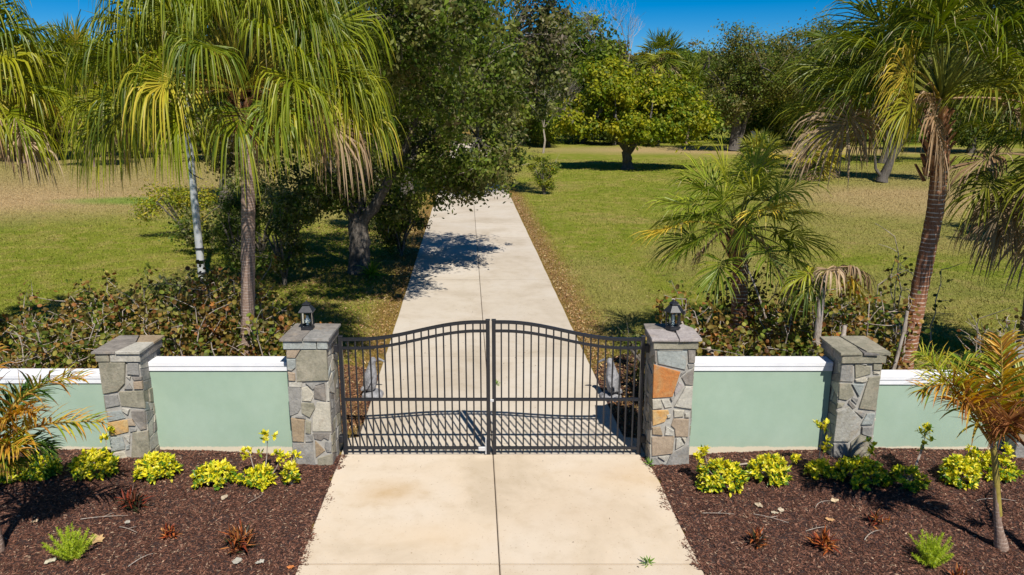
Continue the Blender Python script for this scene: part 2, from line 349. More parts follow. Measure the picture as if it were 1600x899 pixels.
MP = [(.125, .055, .036)] * 9 + [(.175, .08, .052)] * 5 + [(.065, .03, .022)] * 6 + [(.23, .12, .08)] * 3 + [(.36, .25, .17)]
for side in (-1, 1):
    bm = bmesh.new(); rows = []
    for y in np.linspace(3, 10.98, 70):
        e = bed_edge(y, side); rows.append([bm.verts.new((x, y, float(mz(x, y)) + .001)) for x in np.linspace(e, side * 14.0, 70)])
    for a, b_ in zip(rows[:-1], rows[1:]):
        for i in range(69): bm.faces.new((a[i], a[i + 1], b_[i + 1], b_[i]))
    for v in bm.verts: pass
    bmesh.ops.recalc_face_normals(bm, faces=bm.faces)
    if sum(f.normal.z for f in bm.faces) < 0: bmesh.ops.reverse_faces(bm, faces=bm.faces)
    me = bpy.data.meshes.new('mulch_bed'); bm.to_mesh(me); bm.free(); o = link('mulch_bed', me, M['mulch']); o['kind'] = 'structure'
    k = 100000; x = rng.uniform(2.0, 8.6, k) * side; y = rng.uniform(7.0, 10.96, k); e = np.array([bed_edge(v, side) for v in np.linspace(7, 11, 400)])[((y - 7) * 99.7).astype(int)]
    dist = (x - e) * side; keep = dist > -np.abs(rng.normal(0, .035, k)); x, y = x[keep], y[keep]
    chips('x', x, y, mz(x, y), MP, .054, 5 + side).build('wood_chips', M['chips'])['kind'] = 'stuff'
# spilled bits on the concrete
k = 420; x = rng.uniform(-2.7, 2.2, k); y = rng.uniform(7.4, 24, k)
pk = rng.random(k) < np.where(y < 11, .35, .5); x, y = x[pk] - np.clip(y[pk] - 11, 0, 99) * .0585, y[pk]
chips('x', x, y, .038 + 0 * x, [(.1, .05, .03), (.2, .11, .06), (.05, .03, .03)], .035, 21).build('leaf_bits', M['chips'])['kind'] = 'stuff'
# brown litter behind the wall: drive edges, under the oak, behind the gate posts
X, Y, Z = [], [], []
def scat(k, f):
    x, y = f(k); X.append(x); Y.append(y)
dc = np.vectorize(drive_c)
def f1(k): y = rng.uniform(11.7, 45, k); return dc(y) + 2.2 + np.abs(rng.normal(0, .4, k)) + .02, y
def f2(k): y = rng.uniform(11.7, 40, k); return dc(y) - 2.22 - np.abs(rng.normal(0, .7, k)), y
def f3(k): return rng.normal(-5.6, 2.6, k), rng.uniform(12, 34, k)
scat(10000, f1); scat(5000, f2); scat(24000, f3)
x, y = np.concatenate(X), np.concatenate(Y); kp = np.abs(x - dc(y)) > 2.2; x, y = x[kp], y[kp]
chips('x', x, y, .04 + 0 * x, [(.3, .15, .07), (.24, .13, .06), (.38, .24, .11), (.16, .08, .04), (.45, .34, .18)], .075, 40, .5).build('leaf_litter', M['chips'])['kind'] = 'stuff'
for side in (-1, 1):                                  # small mulch patches just inside the gate
    bm = bmesh.new(); pts = []
    cx, cy, rx, ry = (-3.55, 13.2, 1.1, 2.0) if side < 0 else (2.75, 13.4, 1.15, 2.6)
    vs = []
    for a in np.linspace(0, 2 * PI, 40, endpoint=False):
        xx = cx + rx * math.cos(a) * (1 + .1 * math.sin(3 * a)); yy = cy + ry * math.sin(a)
        e = drive_edges(yy); xx = min(xx, e[0] - .0) if side < 0 else max(xx, e[1] + .0); vs.append(bm.verts.new((xx, yy, .018)))
    bm.faces.new(vs); me = bpy.data.meshes.new('mulch_patch'); bm.to_mesh(me); bm.free(); link('mulch_patch', me, M['mulch'])['kind'] = 'structure'
    k = 16000; a = rng.uniform(0, 2 * PI, k); rr = np.sqrt(rng.random(k)); x = cx + rx * rr * np.cos(a); y = cy + ry * rr * np.sin(a)
    e = dc(y) + side * 2.19; kp = (x - e) * side > 0; x, y = x[kp], y[kp]
    chips('x', x, y, .022 + 0 * x, ([(.22, .1, .055), (.32, .17, .09), (.12, .05, .03)] if side < 0 else MP), .06, 60 + side).build('wood_chips', M['chips'])['kind'] = 'stuff'
# grass blades near the wall
k = 420000; u = rng.random(k); y = 11.3 + 64 * u ** 1.8; x = rng.uniform(-1, 1, k) * (y * .75 + 1.2)
kp = np.abs(x - dc(y)) > 2.24; x, y = x[kp], y[kp]; k = len(x)
h = rng.uniform(.02, .055, k) * (1 + .5 * (vnoise(x + 40, y, .8) - .5)); a = rng.uniform(0, 2 * PI, k); wd = .004 + .0004 * y; s_ = np.stack([np.cos(a) * wd, np.sin(a) * wd, 0 * a], -1)
c = np.stack([x, y, 0 * x], -1); tip = c + np.stack([rng.normal(0, .025, k), rng.normal(0, .025, k), h], -1)
q = Q(); q.quads(np.stack([c - s_, c + s_, tip + s_ * .25, tip - s_ * .25], 1), (.1, .1, .1)); q.build('grass', M['blade'])['kind'] = 'stuff'

# ================================================================== WALLS
WY = 10.93
def wall(x0, x1, top, label):
    t = thing('garden_wall', label, 'wall', ((x0 + x1) / 2, WY, 0), 0, 'sage green wall panels with white coping'); h = (x1 - x0) / 2
    link('wall_panel', box_me('wall_panel', -h, h, 0, .2, -.1, top, 0), M['stucco'], t)
    link('coping_lip', box_me('coping_lip', -h, h, -.022, .222, top + .002, top + .075, .006), M['white'], t)
    link('coping', box_me('coping', -h, h, -.032, .25, top + .0755, top + .15, .008, 2), M['white'], t)
wall(-8.6, -6.085, 1.24, 'lower sage green wall panel at the far left, behind the orange-tipped palm')
wall(-5.5, -3.345, 1.44, 'sage green wall panel left of the gate, between two stone pillars')
wall(2.705, 4.855, 1.44, 'sage green wall panel right of the gate, before the cracked-cap pillar')
wall(5.475, 7.62, 1.22, 'sage green wall panel at the far right, behind the young palm trunk')
# pillars
STONES_L = [('T',[(-0.285,1.879),(-0.08,1.879),(-0.166,1.744),(-0.288,1.752)]),('B',[(-0.295,1.733),(-0.159,1.733),(-0.171,1.598),(-0.231,1.544),(-0.297,1.555)]),('T',[(-0.289,1.527),(-0.187,1.508),(-0.19,1.385),(-0.288,1.391)]),('O',[(-0.068,1.868),(0.341,1.879),(0.33,1.549),(0.314,1.399),(-0.165,1.377),(-0.151,1.739)]),('L',[(-0.29,1.363),(-0.088,1.363),(-0.106,1.289),(-0.292,1.297)]),('G',[(-0.037,1.358),(0.248,1.363),(0.116,1.317),(0.072,1.248)]),('C',[(-0.099,1.275),(-0.015,1.303),(0.075,1.165),(0.027,1.06),(-0.108,1.068)]),('K',[(0.089,1.303),(0.254,1.344),(0.251,1.068),(0.077,1.11)]),('L',[(0.287,1.372),(0.338,1.372),(0.329,1.068),(0.277,1.068)]),('G',[(-0.31,1.289),(-0.12,1.281),(-0.136,0.957),(-0.186,0.873),(-0.327,0.825)]),('O',[(-0.122,1.04),(0.059,1.032),(0.081,0.957),(-0.007,0.803),(-0.126,0.873)]),('C',[(0.112,1.04),(0.315,1.049),(0.307,0.577),(0.018,0.577),(0.032,0.803)]),('W',[(-0.295,0.797),(-0.088,0.769),(-0.124,0.412),(-0.287,0.421)]),('G',[(-0.229,0.811),(-0.084,0.831),(-0.074,0.786)]),('O',[(-0.075,0.769),(0.007,0.733),(-0.011,0.535),(-0.089,0.555)]),('G',[(-0.091,0.521),(0.01,0.535),(0.021,0.421),(-0.098,0.412)]),('K',[(0.03,0.555),(0.279,0.555),(0.26,0.449),(0.196,0.478),(0.141,0.435),(0.037,0.464)]),('W',[(0.048,0.427),(0.191,0.264),(0.044,0.149)]),('G',[(0.205,0.412),(0.302,0.407),(0.288,0.235),(0.221,0.235),(0.187,0.321)]),('G',[(-0.305,0.392),(0.012,0.392),(0.005,0.149),(0.034,0),(-0.232,0),(-0.307,0.235)]),('O',[(0.07,0.134),(0.3,0.212),(0.3,0),(0.066,0)])]
STONES_R = [('B',[(-0.268,1.855),(0.179,1.855),(0.169,1.563),(-0.247,1.658)]),('L',[(-0.296,1.892),(0.126,1.887),(0.114,1.865),(-0.231,1.865)]),('K',[(-0.307,1.86),(-0.276,1.86),(-0.268,1.671),(-0.299,1.685)]),('K',[(0.19,1.892),(0.305,1.892),(0.3,1.663),(0.21,1.671)]),('G',[(0.196,1.644),(0.298,1.652),(0.283,1.598),(0.22,1.576)]),('X',[(-0.318,1.641),(0.094,1.527),(-0.003,1.137),(-0.305,1.115)]),('K',[(0.203,1.508),(0.292,1.571),(0.294,1.317),(0.182,1.33),(0.119,1.44)]),('G',[(0.108,1.508),(0.184,1.535),(0.098,1.451)]),('P',[(0.081,1.372),(0.164,1.317),(0.036,1.143),(0.019,1.22)]),('L',[(0.184,1.297),(0.294,1.303),(0.294,0.943),(0.031,0.985)]),('C',[(-0.312,1.096),(-0.182,1.096),(-0.15,0.957),(-0.292,0.937)]),('L',[(-0.169,1.088),(-0.052,1.088),(-0.002,0.971),(-0.111,0.954)]),('G',[(-0.036,1.124),(0.031,1.137),(-0.006,1.06)]),('Y',[(-0.297,0.915),(-0.057,0.921),(-0.042,0.873),(-0.1,0.733),(-0.281,0.668)]),('C',[(0.026,0.926),(0.183,0.915),(0.178,0.82),(0.04,0.809)]),('L',[(0.201,0.873),(0.271,0.881),(0.268,0.803),(0.205,0.809)]),('C',[(-0.079,0.848),(-0.02,0.859),(-0.017,0.803),(-0.064,0.797)]),('T',[(0.028,0.783),(0.264,0.78),(0.266,0.492),(0.074,0.498),(0.057,0.62),(0.0,0.676)]),('L',[(-0.079,0.668),(0.043,0.594),(0.042,0.512),(-0.09,0.521)]),('W',[(-0.285,0.642),(-0.167,0.656),(-0.122,0.521),(-0.28,0.535)]),('T',[(-0.286,0.486),(0.058,0.498),(0.041,0.218),(-0.272,0.177)]),('L',[(0.089,0.469),(0.143,0.481),(0.215,0.364),(0.085,0.284)]),('C',[(0.175,0.481),(0.235,0.481),(0.232,0.392)]),('G',[(-0.271,0.154),(-0.197,0.154),(-0.111,0.01),(-0.291,0.004)]),('G',[(0.287,0.355),(0.314,0.018),(-0.052,0.01),(0.018,0.2)]),('L',[(-0.174,0.166),(-0.013,0.186),(-0.07,0.091)])]
STONES_LL = [('O',[(-0.305,1.69),(0.098,1.69),(0.045,1.342),(-0.074,1.224),(-0.301,1.182)]),('G',[(0.135,1.668),(0.291,1.668),(0.28,1.475),(0.102,1.495)]),('K',[(0.166,1.448),(0.312,1.448),(0.312,1.409),(0.19,1.397)]),('L',[(0.082,1.46),(0.151,1.46),(0.133,1.404)]),('T',[(0.181,1.374),(0.316,1.382),(0.309,1.261),(0.179,1.261)]),('G',[(0.028,1.261),(0.115,1.347),(0.151,1.261)]),('G',[(-0.287,1.164),(-0.093,1.164),(-0.067,1.0),(-0.288,0.955)]),('O',[(-0.059,1.214),(0.322,1.234),(0.32,0.95),(-0.052,0.987)]),('B',[(-0.275,0.889),(-0.065,0.915),(-0.014,0.794),(-0.282,0.736)]),('Y',[(-0.296,0.718),(0.022,0.769),(0.006,0.571),(-0.265,0.499),(-0.299,0.642)]),('K',[(0.091,0.915),(0.302,0.915),(0.288,0.622),(0.203,0.601),(0.089,0.794)]),('T',[(0.017,0.784),(0.089,0.776),(0.124,0.672),(0.02,0.672)]),('G',[(0.035,0.637),(0.142,0.624),(0.132,0.584),(0.032,0.571)]),('L',[(-0.045,0.952),(0.073,0.94),(0.037,0.849),(-0.039,0.9)]),('B',[(-0.295,0.484),(-0.098,0.489),(-0.075,0.348),(-0.087,0.289),(-0.296,0.251)]),('L',[(-0.076,0.497),(0.024,0.522),(0.008,0.392)]),('O',[(0.068,0.561),(0.32,0.591),(0.295,0.103),(-0.005,0.103)]),('B',[(-0.059,0.343),(-0.003,0.361),(-0.012,0.284),(-0.067,0.276)]),('C',[(-0.299,0.222),(-0.103,0.253),(-0.038,0.103),(-0.295,0.103)])]
STONES_RR = [('G',[(-0.331,1.68),(-0.142,1.68),(-0.109,1.367),(-0.319,1.377)]),('O',[(-0.112,1.656),(0.126,1.612),(0.139,1.495),(-0.083,1.433)]),('G',[(-0.045,1.68),(0.061,1.68),(0.066,1.636)]),('O',[(0.159,1.668),(0.297,1.668),(0.294,1.556),(0.172,1.556)]),('C',[(0.179,1.534),(0.279,1.529),(0.276,1.49),(0.184,1.49)]),('C',[(-0.086,1.411),(0.068,1.448),(0.104,1.392),(0.054,1.367),(-0.078,1.384)]),('O',[(0.12,1.436),(0.287,1.46),(0.286,0.912),(0.022,0.95)]),('O',[(-0.31,1.342),(-0.146,1.342),(-0.068,1.162),(-0.172,1.08),(-0.297,1.1)]),('B',[(-0.12,1.337),(0.064,1.337),(0.009,1.137)]),('G',[(-0.09,1.127),(-0.004,1.102),(-0.015,1.012),(-0.103,1.095)]),('K',[(-0.132,1.077),(-0.024,0.97),(-0.063,0.937),(-0.15,1.032)]),('O',[(-0.312,1.035),(-0.195,1.035),(-0.224,0.975),(-0.31,0.95)]),('H',[(-0.317,0.902),(-0.131,0.985),(0.07,0.789),(0.072,0.622),(-0.067,0.413),(-0.323,0.418)]),('G',[(-0.027,0.902),(0.125,0.889),(0.111,0.799),(0.059,0.824)]),('B',[(0.156,0.864),(0.279,0.869),(0.264,0.693),(0.085,0.693)]),('G',[(0.101,0.657),(0.263,0.657),(0.263,0.489),(0.146,0.52),(0.106,0.545)]),('G',[(-0.307,0.382),(-0.068,0.382),(-0.07,0.289),(-0.118,0.108),(-0.28,0.108)]),('O',[(-0.036,0.395),(0.098,0.53),(0.258,0.471),(0.287,0.108),(-0.03,0.108)])]

def split(poly, area, out):
    A = abs(sum(poly[i][0] * poly[(i + 1) % len(poly)][1] - poly[(i + 1) % len(poly)][0] * poly[i][1] for i in range(len(poly)))) / 2
    if A < area * random.uniform(.5, 2.2): out.append(poly); return
    cx = sum(p[0] for p in poly) / len(poly); cy = sum(p[1] for p in poly) / len(poly)
    ex = max(p[0] for p in poly) - min(p[0] for p in poly); ey = max(p[1] for p in poly) - min(p[1] for p in poly)
    a = (PI / 2 if ex < ey else 0) + random.uniform(-.45, .45); nx, ny = math.cos(a), math.sin(a)
    cx += random.uniform(-.15, .15) * ex; cy += random.uniform(-.15, .15) * ey
    for s_ in (1, -1):
        o = []
        for i in range(len(poly)):
            p, q_ = poly[i], poly[(i + 1) % len(poly)]; dp = s_ * ((p[0] - cx) * nx + (p[1] - cy) * ny) - .007; dq_ = s_ * ((q_[0] - cx) * nx + (q_[1] - cy) * ny) - .007
            if dp >= 0: o.append(p)
            if dp * dq_ < 0: t = dp / (dp - dq_); o.append((p[0] + (q_[0] - p[0]) * t, p[1] + (q_[1] - p[1]) * t))
        if len(o) > 2: split(o, area, out)
def pillar(cx, ztop, stones, caps, bands, label, hw=.3, hd=.345):
    t = thing('stone_pillar', label, 'pillar', (cx, 10.99, 0), 0, 'stone-faced pillars along the wall')
    link('mortar_core', box_me('mortar_core', -hw + .012, hw - .012, -hd + .01, hd - .012, -.1, ztop, .004), M['mortar'], t)
    for k, poly in stones:
        xs = [p[0] for p in poly]; poly = [(max(-hw - .004, min(hw + .004, p[0] * .985)), max(.0, min(ztop - .012, p[1]))) for p in poly]
        link('stone', prism_me('stone', poly, 'y', hd - .03, hd + random.uniform(.008, .024), .007), M['stone_' + k], t)
    for ax in ('x+', 'x-'):
        out = []; split([(-hd + .012, .0), (hd - .01, .0), (hd - .01, ztop - .012), (-hd + .012, ztop - .012)], .035, out)
        for p in out: link('stone', prism_me('stone', p, ax, hw - .03, hw + random.uniform(-.004, .008), .007), M['stone_' + random.choice('OGGKLOGCB')], t)
    zb = ztop + .004
    for x0, x1, k in bands:
        link('band_stone', prism_me('band_stone', [(x0, zb), (x1, zb), (x1, zb + .125), (x0, zb + .125)], 'y', hd - .05, hd + .03 + random.uniform(0, .008), .007), M['stone_' + k], t)
    for sx in (-1, 1):
        a, b2 = sorted((sx * (hw - .05), sx * (hw + .028)))
        for y0, y1, k in ((-hd - .018, -.08, 'G'), (-.07, hd + .025, 'K')):
            link('band_stone', box_me('band_stone', a, b2, y0, y1, zb, zb + .124, .006), M['stone_' + k], t)
    link('band_core', box_me('band_core', -hw + .05, hw - .05, -hd + .05, hd, zb, zb + .12, 0), M['mortar'], t)
    for poly, k, dz in caps:
        link('cap_slab', prism_me('cap_slab', poly, 'z', zb + .13, zb + .165 + dz, .006, .003), M['stone_' + k], t)
    return t
pillar(-3.025, 1.885, STONES_L, [([(-.36, -.41), (-.03, -.41), (-.02, .1), (-.16, .42), (-.35, .41)], 'K', 0), ([(-.017, -.4), (.36, -.41), (.355, .05), (-.01, .1)], 'G', .004), ([(-.012, .112), (.353, .06), (.36, .4), (-.147, .42)], 'K', -.003), ],
       [(-.325, .16, 'B'), (.172, .325, 'B')], 'left gate pillar topped by the lantern with the white bell-shaped bulb')
pillar(2.395, 1.885, STONES_R, [([(-.36, -.41), (.03, -.42), (.05, -.1), (-.1, .08), (-.36, .1)], 'P', .0), ([(.042, -.425), (.37, -.41), (.365, .12), (.25, .36), (.1, .2), (.062, -.1)], 'P', .006), ([(-.36, .115), (-.09, .095), (.05, .0), (.09, .21), (.2, .4), (-.34, .42)], 'K', -.004)],
       [(-.325, .33, 'O')], 'right gate pillar with the large rust-orange stone in its face')
pillar(-5.79, 1.69, STONES_LL, [([(-.36, -.41), (-.02, -.4), (.07, .05), (-.05, .42), (-.35, .41)], 'K', 0), ([(-.005, -.41), (.35, -.41), (.34, .06), (.085, .05)], 'L', .004), ([(.085, .062), (.34, .075), (.35, .41), (-.03, .42)], 'W', .001)],
       [(-.325, -.13, 'O'), (-.115, .325, 'L')], 'stone pillar at the left end, its cap stained brown at the back')
pillar(5.165, 1.67, STONES_RR, [([(-.36, -.41), (-.04, -.4), (-.0, -.1), (-.36, -.09)], 'O', 0), ([(-.36, -.078), (.0, -.085), (-.05, .42), (-.35, .41)], 'O', .004), ([(.05, -.34), (.37, -.41), (.36, .41), (-.03, .42), (.0, .06)], 'O', .01), ([(-.02, -.41), (.2, -.42), (.045, -.36), (.01, -.12)], 'D', -.006)],
       [(-.325, .33, 'O')], 'stone pillar on the right with a dark crack across its cap')
pillar(7.93, 1.5, STONES_L[3:], [([(-.36, -.41), (.36, -.41), (.35, .41), (-.35, .41)], 'G', 0)], [(-.325, .33, 'G')], 'stone pillar at the right edge, behind the brown fronds of the young palm')

# ================================================================== GATE
def gate_leaf(sx, label):
    x_out, x_in = (-2.6, -.365) if sx < 0 else (1.985, -.275)
    t = thing('gate_leaf', label, 'gate', (x_out, 11.0, 0), 0, 'two leaves of the driveway gate')
    W = abs(x_in - x_out); sg = 1 if x_in > x_out else -1
    def px(u): return sg * u
    def top(u): s_ = np.clip(u / W, 0, 1); return 1.93 + .27 * (.5 - .5 * np.cos(PI * np.clip((s_ - .12) / .82, 0, 1)))
    def bar(name, x, z0, z1, wd, dp=None):
        dp = dp or wd; return link(name, box_me(name, x - wd / 2, x + wd / 2, -dp / 2, dp / 2, z0, z1, .003), M['iron'], t)
    bar('stile', px(0), .05, 1.96, .058); bar('stile', px(W), .04, 2.215, .058)
    link('post_cap', box_me('post_cap', px(W) - .034, px(W) + .034, -.034, .034, 2.216, 2.232, .004), M['iron'], t)
    link('post_cap', box_me('post_cap', px(0) - .034, px(0) + .034, -.034, .034, 1.961, 1.976, .004), M['iron'], t)
    def rail(name, zf, hh, dd):
        us = np.linspace(.03, W - .03, 34); q = Q(); V = []
        for u in us:
            z = float(zf(u)); V += [(px(u), -dd / 2, z - hh / 2), (px(u), -dd / 2, z + hh / 2), (px(u), dd / 2, z + hh / 2), (px(u), dd / 2, z - hh / 2)]
        F = [[4 * i + j, 4 * i + (j + 1) % 4, 4 * i + 4 + (j + 1) % 4, 4 * i + 4 + j] for i in range(33) for j in range(4)]
        q.add(V, F, (.03, .03, .03)); q.build(name, M['iron'], t)
    rail('top_rail', lambda u: top(u) - .01, .045, .05); rail('second_rail', lambda u: top(u) - .15, .038, .036)
    rail('middle_rail', lambda u: .95, .042, .036); rail('bottom_rail', lambda u: .14, .042, .036)
    n_ = 19
    for i in range(n_):
        u = W * (i + 1) / (n_ + 1); bar('picket', px(u), .06, float(top(u)) - .034, .022)
    return t, px, W
g1, pxf, W1 = gate_leaf(-1, 'left leaf of the black arched picket gate, hung on the left stone pillar')
g2, pxg, W2 = gate_leaf(1, 'right leaf of the black arched picket gate, hung beside the rust-stained pillar')
for gt, sg in ((g1, -1), (g2, 1)):
    for z in (.3, 1.78):
        link('hinge', box_me('hinge', *(sorted((sg * .03, sg * .095))), -.05, .045, z - .06, z + .06, .008), M['iron'], gt)
link('drop_rod', box_me('drop_rod', pxf(W1) - .05, pxf(W1) - .034, -.05, -.034, .05, .34, .002), M['steel'], g1)
link('latch', box_me('latch', pxf(W1) + .03, pxf(W1) + .085, -.045, -.032, .925, .965, .003), M['steel'], g1)
link('latch_plate', box_me('latch_plate', pxf(W1) - .16, pxf(W1) - .04, -.035, -.02, .1, .17, .004), M['steel'], g1)

# ================================================================== LANTERNS
def frustum(q, z0, r0, z1, r1, n_=4, a0=PI / 4):
    a = np.linspace(0, 2 * PI, n_, endpoint=False) + a0
    A = np.stack([np.cos(a) * r0, np.sin(a) * r0, 0 * a + z0], -1); B = np.stack([np.cos(a) * r1, np.sin(a) * r1, 0 * a + z1], -1)
    q.add(np.vstack([A, B]), [[i, (i + 1) % n_, n_ + (i + 1) % n_, n_ + i] for i in range(n_)], (.03, .03, .03))
def closed(q, prof, n_=4, a0=PI / 4):
    for (z0, r0), (z1, r1) in zip(prof[:-1], prof[1:]): frustum(q, z0, r0, z1, r1, n_, a0)
def lantern(x, y, z, kind, label, sc=1):
    t = thing('pillar_lantern', label, 'lantern', (x, y, z), .05, 'lanterns on the gate pillars'); n_ = 4 if kind == 0 else 6; a0 = PI / 4 if kind == 0 else 0
    q = Q(); closed(q, [(0, 0.001), (0, .125), (.025, .125), (.03, .108), (.06, .108), (.062, .001)], n_, a0); q.build('base', M['iron'], t)
    R = .104
    for i in range(n_):
        a = a0 + 2 * PI * i / n_; q = Q(); q.box((math.cos(a) * R, math.sin(a) * R, .17), (.016, .016, .22), rz=a); q.build('frame_post', M['iron'], t)
    for i in range(n_):
        a = a0 + 2 * PI * i / n_; b2 = a0 + 2 * PI * (i + 1) / n_; r2 = R - .006
        A = np.array([math.cos(a) * r2, math.sin(a) * r2]); B = np.array([math.cos(b2) * r2, math.sin(b2) * r2]); m_ = (A + B) / 2; nn = m_ / np.linalg.norm(m_) * .0015
        q = Q(); V = [[*(P_ + s_ * nn), zz] for s_ in (-1, 1) for P_, zz in ((A, .064), (B, .064), (B, .276), (A, .276))]
        q.add(V, [[0, 1, 2, 3], [7, 6, 5, 4], [0, 4, 5, 1], [1, 5, 6, 2], [2, 6, 7, 3], [3, 7, 4, 0]], (1, 1, 1)); q.build('glass_pane', M['glass'], t)
    q = Q(); closed(q, [(.278, .001), (.278, .155), (.29, .157), (.375, .075), (.377, .06), (.395, .06), (.397, .078), (.408, .074), (.43, .02), (.45, .012), (.452, .001)], n_, a0); q.build('roof', M['iron'], t)
    q = Q()
    if kind == 0: closed(q, [(.062, .001), (.062, .022), (.11, .022), (.112, .05), (.13, .05), (.17, .028), (.215, .014), (.222, .001)], 12, 0)
    else: closed(q, [(.062, .001), (.062, .03), (.1, .03), (.101, .022), (.225, .022), (.232, .001)], 12, 0)
    q.build('lamp', M['candle'], t, True)
    t.scale = (sc,) * 3
lantern(-3.1, 11.1, 2.055, 0, 'four-sided black lantern on the left gate pillar, white bell-shaped bulb inside', .98)
lantern(2.44, 11.1, 2.055, 1, 'six-sided black lantern on the right gate pillar, slim white tube inside', 1.0)

# ================================================================== STATUES
def bird(x, y, rz, label, s=1):
    t = thing('bird_statue', label, 'statue', (x, y, .02), rz, 'grey stone bird statues inside the gate'); t.scale = (s,) * 3
    def skin(name, pts, sub=2):
        me = bpy.data.meshes.new(name); me.from_pydata([p[:3] for p in pts], [(i, i + 1) for i in range(len(pts) - 1)], [])
        o = link(name, me, M['statue'], t); o.modifiers.new('skin', 'SKIN')
        for i, p in enumerate(pts): v = me.skin_vertices[0].data[i]; v.radius = (p[3], p[4]); v.use_root = i == 0
        o.modifiers.new('sub', 'SUBSURF').levels = sub; o.modifiers['sub'].render_levels = sub
        for p in me.polygons: p.use_smooth = True
    q = Q(); closed(q, [(0, .001), (0, .2), (.06, .19), (.1, .15), (.11, .001)], 8, .2); q.build('plinth', M['statue'], t)
    skin('body', [(-.04, 0, .1, .1, .1), (-.05, 0, .22, .14, .13), (-.03, 0, .36, .145, .13), (.0, 0, .5, .1, .095), (.01, 0, .6, .065, .06), (.03, 0, .67, .075, .065), (.08, 0, .69, .05, .045)])
    skin('beak', [(.1, 0, .685, .04, .03), (.17, 0, .655, .032, .022), (.25, 0, .6, .014, .012)], 1)
    for sy in (-1, 1): skin('wing', [(0, sy * .11, .46, .05, .03), (-.07, sy * .135, .33, .09, .03), (-.13, sy * .1, .17, .045, .02)], 1)
    skin('tail', [(-.12, 0, .2, .06, .05), (-.2, 0, .12, .05, .03)], 1)
bird(-2.62, 13.45, .25, 'grey stone bird statue left of the drive, beak pointing over the concrete', 1.08)
bird(1.84, 13.35, PI - .5, 'pale grey stone bird statue right of the drive, behind the gate', 1.1)

# ================================================================== METAL POLE
t = thing('metal_pole', 'tall silver metal pole rising behind the left hedge, black cable round it', 'pole', (-9.42, 22.57, 0))
q = Q(); q.tube([(0, 0, 0), (0, 0, 2.0), (0, 0, 4.5), (0, 0, 7.2)], [.112, .108, .1, .09], 20); q.build('shaft', M['steel'], t, True)
for z in (.35, .72, 1.1, 5.6): q = Q(); q.tube([(0, 0, z), (0, 0, z + .05)], .135, 20); q.tube([(.1, -.1, z + .025), (.16, -.13, z + .025)], .02, 6); q.build('strap', M['iron'], t)
a = np.linspace(0, 1, 40); z = 6.5 - a * 3.2
q = Q(); q.tube(np.stack([.15 * np.cos(a * 9) + .12 * np.exp(-((z - 4.3) / .35) ** 2) * -1, .15 * np.sin(a * 9) - .05, z], -1), .018, 6)
q.tube(bez((.1, -.1, 3.9), (-.3, -.25, 3.5), (.38, -.15, 3.2), 14), .018, 6); q.build('cable', M['cable'], t, True)

# ================================================================== PALMS
def ribbons(q, P0, d0, e, L, W, droop, col, tip, m=6, fold=.25, prof=((0, .3), (.25, 1), (.65, .8), (1, .06)), g0=.3, gp=1.3, tipf=.78):
    n_ = len(P0); ts = np.linspace(0, 1, m + 1); P = [P0]; W = np.broadcast_to(W, (n_,)); L = np.broadcast_to(L, (n_,)); droop = np.broadcast_to(droop, (n_,))
    D = []
    for k in range(m):
        g = np.clip((ts[k] + .5 / m - g0) / (1 - np.minimum(g0, .95)), 0, 1) ** gp
        d = nrm(d0 + np.stack([0 * droop, 0 * droop, -droop * g], -1)); D.append(d); P.append(P[-1] + d * (L / m)[:, None])
    D.append(D[-1]); P = np.stack(P, 1); D = np.stack(D, 1)
    ee = e[:, None] - D * np.sum(D * e[:, None], -1, keepdims=True); ee = nrm(ee); nn = nrm(np.cross(D, ee))
    wf = np.interp(ts, [p[0] for p in prof], [p[1] for p in prof])[None, :, None] * W[:, None, None] / 2
    A = P - ee * wf; B = P + nn * wf * fold * 2; Cc = P + ee * wf
    V = np.stack([A, B, Cc], 2).reshape(-1, 3)                      # n, m+1, 3
    base = np.arange(n_)[:, None, None] * (m + 1) * 3 + np.arange(m)[None, :, None] * 3
    F = np.stack([base + 0, base + 1, base + 4, base + 3], -1); F2 = np.stack([base + 1, base + 2, base + 5, base + 4], -1)
    F = np.concatenate([F, F2], 2).reshape(-1, 4)
    tm = (ts[:-1] + .5 / m)[None, :, None]; kk = np.clip((tm - tipf) / (1 - tipf), 0, 1)
    cc = col[:, None] * (1 - kk) + tip[:, None] * kk; cc = np.repeat(cc[:, :, None], 2, 2).reshape(-1, 3)
    q.add(V, F, cc)
GREEN = [(.085, .13, .01), (.14, .19, .012), (.21, .25, .02), (.055, .09, .01), (.32, .31, .03)]
WEEP = [(.2, .24, .01), (.32, .33, .015), (.1, .15, .01), (.42, .38, .02), (.24, .28, .012), (.07, .11, .01)]
YELLOW = [(.46, .4, .04), (.36, .36, .03), (.55, .38, .05), (.3, .34, .03)]
DEAD = [(.42, .31, .19), (.52, .4, .27), (.28, .18, .1), (.36, .22, .11)]
def jit(pal, k, r, amt=.2):
    pal = np.array(pal); i = r.integers(0, len(pal), k); return pal[i] * r.uniform(1 - amt, 1 + amt, (k, 1))
